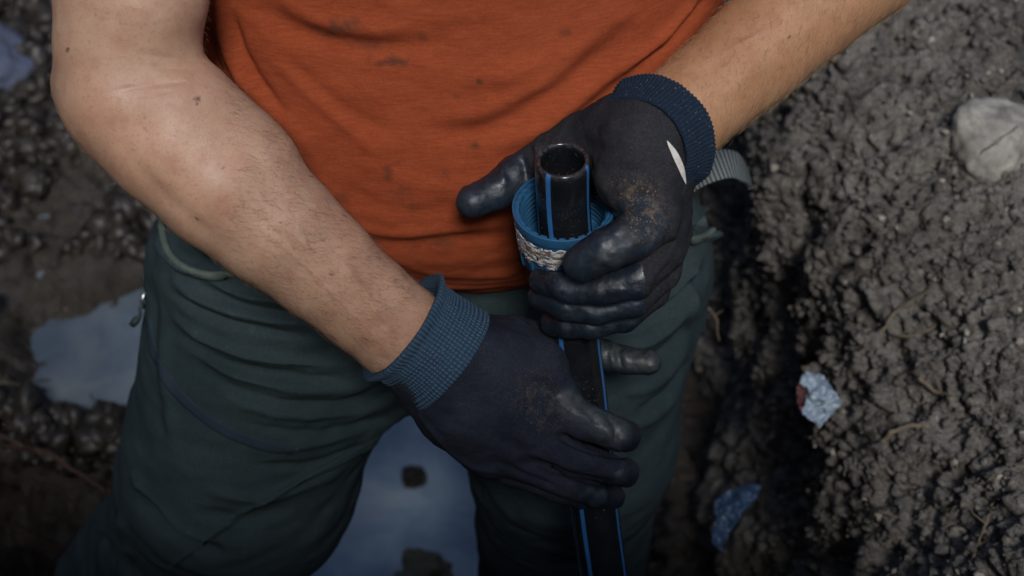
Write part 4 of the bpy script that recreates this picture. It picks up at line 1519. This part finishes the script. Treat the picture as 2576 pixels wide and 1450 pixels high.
path_thing("root", [P(1765, 745, 1.62), P(1785, 780, 1.60), P(1803, 805, 1.59), P(1812, 855, 1.60)], .0012, .0009, M['root'], "thin bent root hanging in the dark gap beside the trouser leg", "root", group=G, forks=[(22, (.4, -.2, .5), .012, .0012)])
GT = "twigs on the mud"
path_thing("twig", [P(-60, 1075, 1.70), P(30, 1110, 1.71), P(110, 1140, 1.71), P(190, 1185, 1.71), P(268, 1238, 1.70)], .0032, .0024, M['twig'], "reddish broken twig with a pale torn end, beside the trouser leg", "twig", group=GT, forks=[(14, (.1, .4, .6), .02, .0007), (18, (-.2, -.2, .6), .025, .0006), (22, (.2, .3, .5), .018, .0006)])
path_thing("twig", [P(-60, 1128, 1.71), P(20, 1125, 1.71), P(90, 1130, 1.70), P(150, 1150, 1.70)], .0020, .0014, M['twig'], "thinner twig running under the reddish broken one", "twig", group=GT, forks=[(20, (.1, .1, .6), .03, .0006)])
path_thing("twig", [on_mud(-40, 960, .03), on_mud(30, 965, .03), on_mud(120, 955, .02), on_mud(180, 950, .01)], .0016, .0010, M['root'], "pale thin twig with fine rootlets at the puddle's near shore", "twig", group=GT, forks=[(10, (.2, .3, .5), .03, .0006), (20, (-.1, -.4, .4), .03, .0006), (15, (.3, -.5, .2), .04, .0006)])
path_thing("twig", [on_mud(-40, 1300, .03), on_mud(40, 1330, .03), on_mud(120, 1370, .03), on_mud(190, 1400, .02)], .0016, .0010, M['twig'], "lowest dark twig in the black left corner", "twig", group=GT, forks=[(10, (.2, .3, .5), .03, .0006)])


# crumpled paper wrapper and blue plastic scrap
def crumple(name, pts, depth_fn, n, amp, mats, seed, label, cat):
    """pts: outline polygon measured in the photograph; grows a creased sheet with thickness"""
    pts = np.array(pts, float)
    lo, hi = pts.min(0), pts.max(0)
    us = np.linspace(lo[0], hi[0], n); vs = np.linspace(lo[1], hi[1], n)
    U, Vv_ = np.meshgrid(us, vs, indexing='ij')
    U, Vv_ = U.ravel(), Vv_.ravel()
    Q = np.stack([U / 22., Vv_ / 22., U * 0], 1)
    f1, f2, idd = worley(Q, seed)
    d = depth_fn(U, Vv_) + amp * (f2 - f1) * 1.2 + amp * vnoise(Q * .6, seed)
    W = np.array([P(a, b, c) for a, b, c in zip(U, Vv_, d)])
    F = grid_faces(n, n)
    cu, cv = U[F].mean(1), Vv_[F].mean(1)
    inside = np.zeros(len(cu), bool)
    j = len(pts) - 1
    for i in range(len(pts)):
        a, b = pts[i], pts[j]
        c = ((a[1] > cv) != (b[1] > cv)) & (cu < (b[0] - a[0]) * (cv - a[1]) / (b[1] - a[1] + 1e-9) + a[0])
        inside ^= c
        j = i
    o = mesh_obj(name, W, F[inside], mats)
    s_ = o.modifiers.new("t", 'SOLIDIFY'); s_.thickness = .0012
    tag(o, label, cat)
    return o


def mat_wrap():
    s = NT("wrapper_paper")
    w = s.ramp(s.wave(9, s.map((1, 1, 1), (.9, .2, .5)), 0.0, 1.0), [(0.86, 0.0), (0.90, 1.0)])
    c = s.mix(w, (0.30, 0.37, 0.44), (0.09, 0.025, 0.03))
    g = s.ramp(s.noise(50, 5, .7), [(.5, 0.), (.7, .4)])
    return s.out(s.mix(g, c, (.12, .10, .09)), .5, s.bump(s.noise(90, 4), .4, .003), .4)


crumple("paper_wrapper", [(2012, 950), (2030, 935), (2062, 940), (2080, 955), (2100, 985), (2120, 1015), (2095, 1040), (2060, 1075), (2045, 1060), (2010, 1030), (2003, 985)],
        lambda u, v: 1.46 + (v - 1000) * -.0003 + (u - 2050) * .0003, 44, .022, mat_wrap(), 3, "crumpled white wrapper with dark red print, wedged in the trench's dark side", "wrapper")
M['bluescrap'] = mat_plain("blue_plastic_sheet", (.045, .085, .16), .35, .5, .2)
crumple("plastic_scrap", [(1798, 1265), (1830, 1235), (1880, 1215), (1912, 1218), (1905, 1255), (1870, 1290), (1840, 1330), (1815, 1385), (1795, 1372), (1790, 1340), (1800, 1310)],
        lambda u, v: 1.60 - (v - 1300) * .0003, 40, .016, M['bluescrap'], 5, "torn blue plastic scrap in the black bottom of the trench", "plastic scrap")

# loose crumbs of soil on the bank and small stones: nobody could count them
CV, CF = ico(2)


def crumbs(name, surf, n, box, smin_, smax, mat, seed, power=3.0, kind='stuff'):
    rg = np.random.default_rng(seed)
    Vm = get_co(surf)
    u, v, d = proj(Vm)
    c = np.nonzero((u > box[0]) & (u < box[2]) & (v > box[1]) & (v < box[3]) & (d > 0))[0]
    pick = rg.choice(c, n)
    Ns = get_no(surf)[pick]
    size = smin_ + (smax - smin_) * rg.uniform(0, 1, n) ** power
    ctr = Vm[pick] + rg.normal(0, .002, (n, 3)) + Ns * (size * .25)[:, None]
    base = CV
    all_ = []
    for k in range(8):
        all_.append(base * (1 + .55 * fbm(base * 1.5 + k * 7.1, 3, seed + k, .6))[:, None])
    all_ = np.array(all_)
    sh = all_[rg.integers(0, 8, n)]
    an = rg.uniform(0, 6.28, n)
    ca, sa = np.cos(an)[:, None], np.sin(an)[:, None]
    x, y, z = sh[:, :, 0], sh[:, :, 1], sh[:, :, 2]
    st = rg.uniform(.6, 1.3, (n, 3))
    R = np.stack([(x * ca - y * sa) * st[:, :1], (x * sa + y * ca) * st[:, 1:2], z * st[:, 2:]], 2) * size[:, None, None]
    W = (R + ctr[:, None, :])
    if name == 'mud_clods':
        keep_ = ((np.abs(ctr[:, 0] + .60) > .15) | (np.abs(ctr[:, 1] - 1.25) > .14)) & (fbm(ctr * 9, 2, 5) > -.45)
        W = W[keep_]; n = len(W)
    W = W.reshape(-1, 3)
    F = (CF[None] + (np.arange(n) * len(base))[:, None, None]).reshape(-1, 3)
    o = mesh_obj(name, W, F, mat)
    return tag(o, kind=kind)


crumbs("soil_crumbs", bank, 9000, (1850, -60, 2640, 1520), .0010, .0065, M['bank'], 1, 6.0)
M['wet_clod'] = mat_plain('wet_clod', (.026, .022, .019), .46, .4, .6, 260, .5)
crumbs('mud_clods', mud, 4200, (-80, -80, 420, 1180), .003, .021, M['wet_clod'], 3, 2.6)
M['pale_grit'] = mat_plain("pale_grit", (.28, .25, .21), .9, .2, .4)
crumbs("grit", bank, 420, (1900, -60, 2640, 1520), .0010, .0045, M['pale_grit'], 2, 3.0)
rg = np.random.default_rng(5)
FV, FF = [], []
for k in range(260):
    u0, v0 = rg.uniform(1900, 2600), rg.uniform(-20, 1460)
    a = rg.uniform(0, 6.28); L = rg.uniform(25, 120)
    pts = [on_bank(u0 + math.cos(a) * L * t + rg.normal(0, 7), v0 + math.sin(a) * L * t + rg.normal(0, 7), rg.uniform(.001, .008)) for t in (0, .33, .66, 1)]
    if max(np.linalg.norm(pts[q + 1] - pts[q]) for q in range(3)) > .08: continue
    r0 = rg.uniform(.00025, .0006)
    V_, F_ = sweep(catmull(np.array(pts), np.linspace(0, 1, 16)), np.linspace(r0, r0 * .5, 16), 5)
    o_ = sum(len(q) for q in FV)
    FV.append(V_); FF += [tuple(x + o_ for x in f) for f in F_]
tag(mesh_obj("fine_roots", np.concatenate(FV), FF, M['root']), kind='stuff')
print("objects", len(scene.objects), "verts", sum(len(o.data.vertices) for o in scene.objects if o.type == 'MESH'))
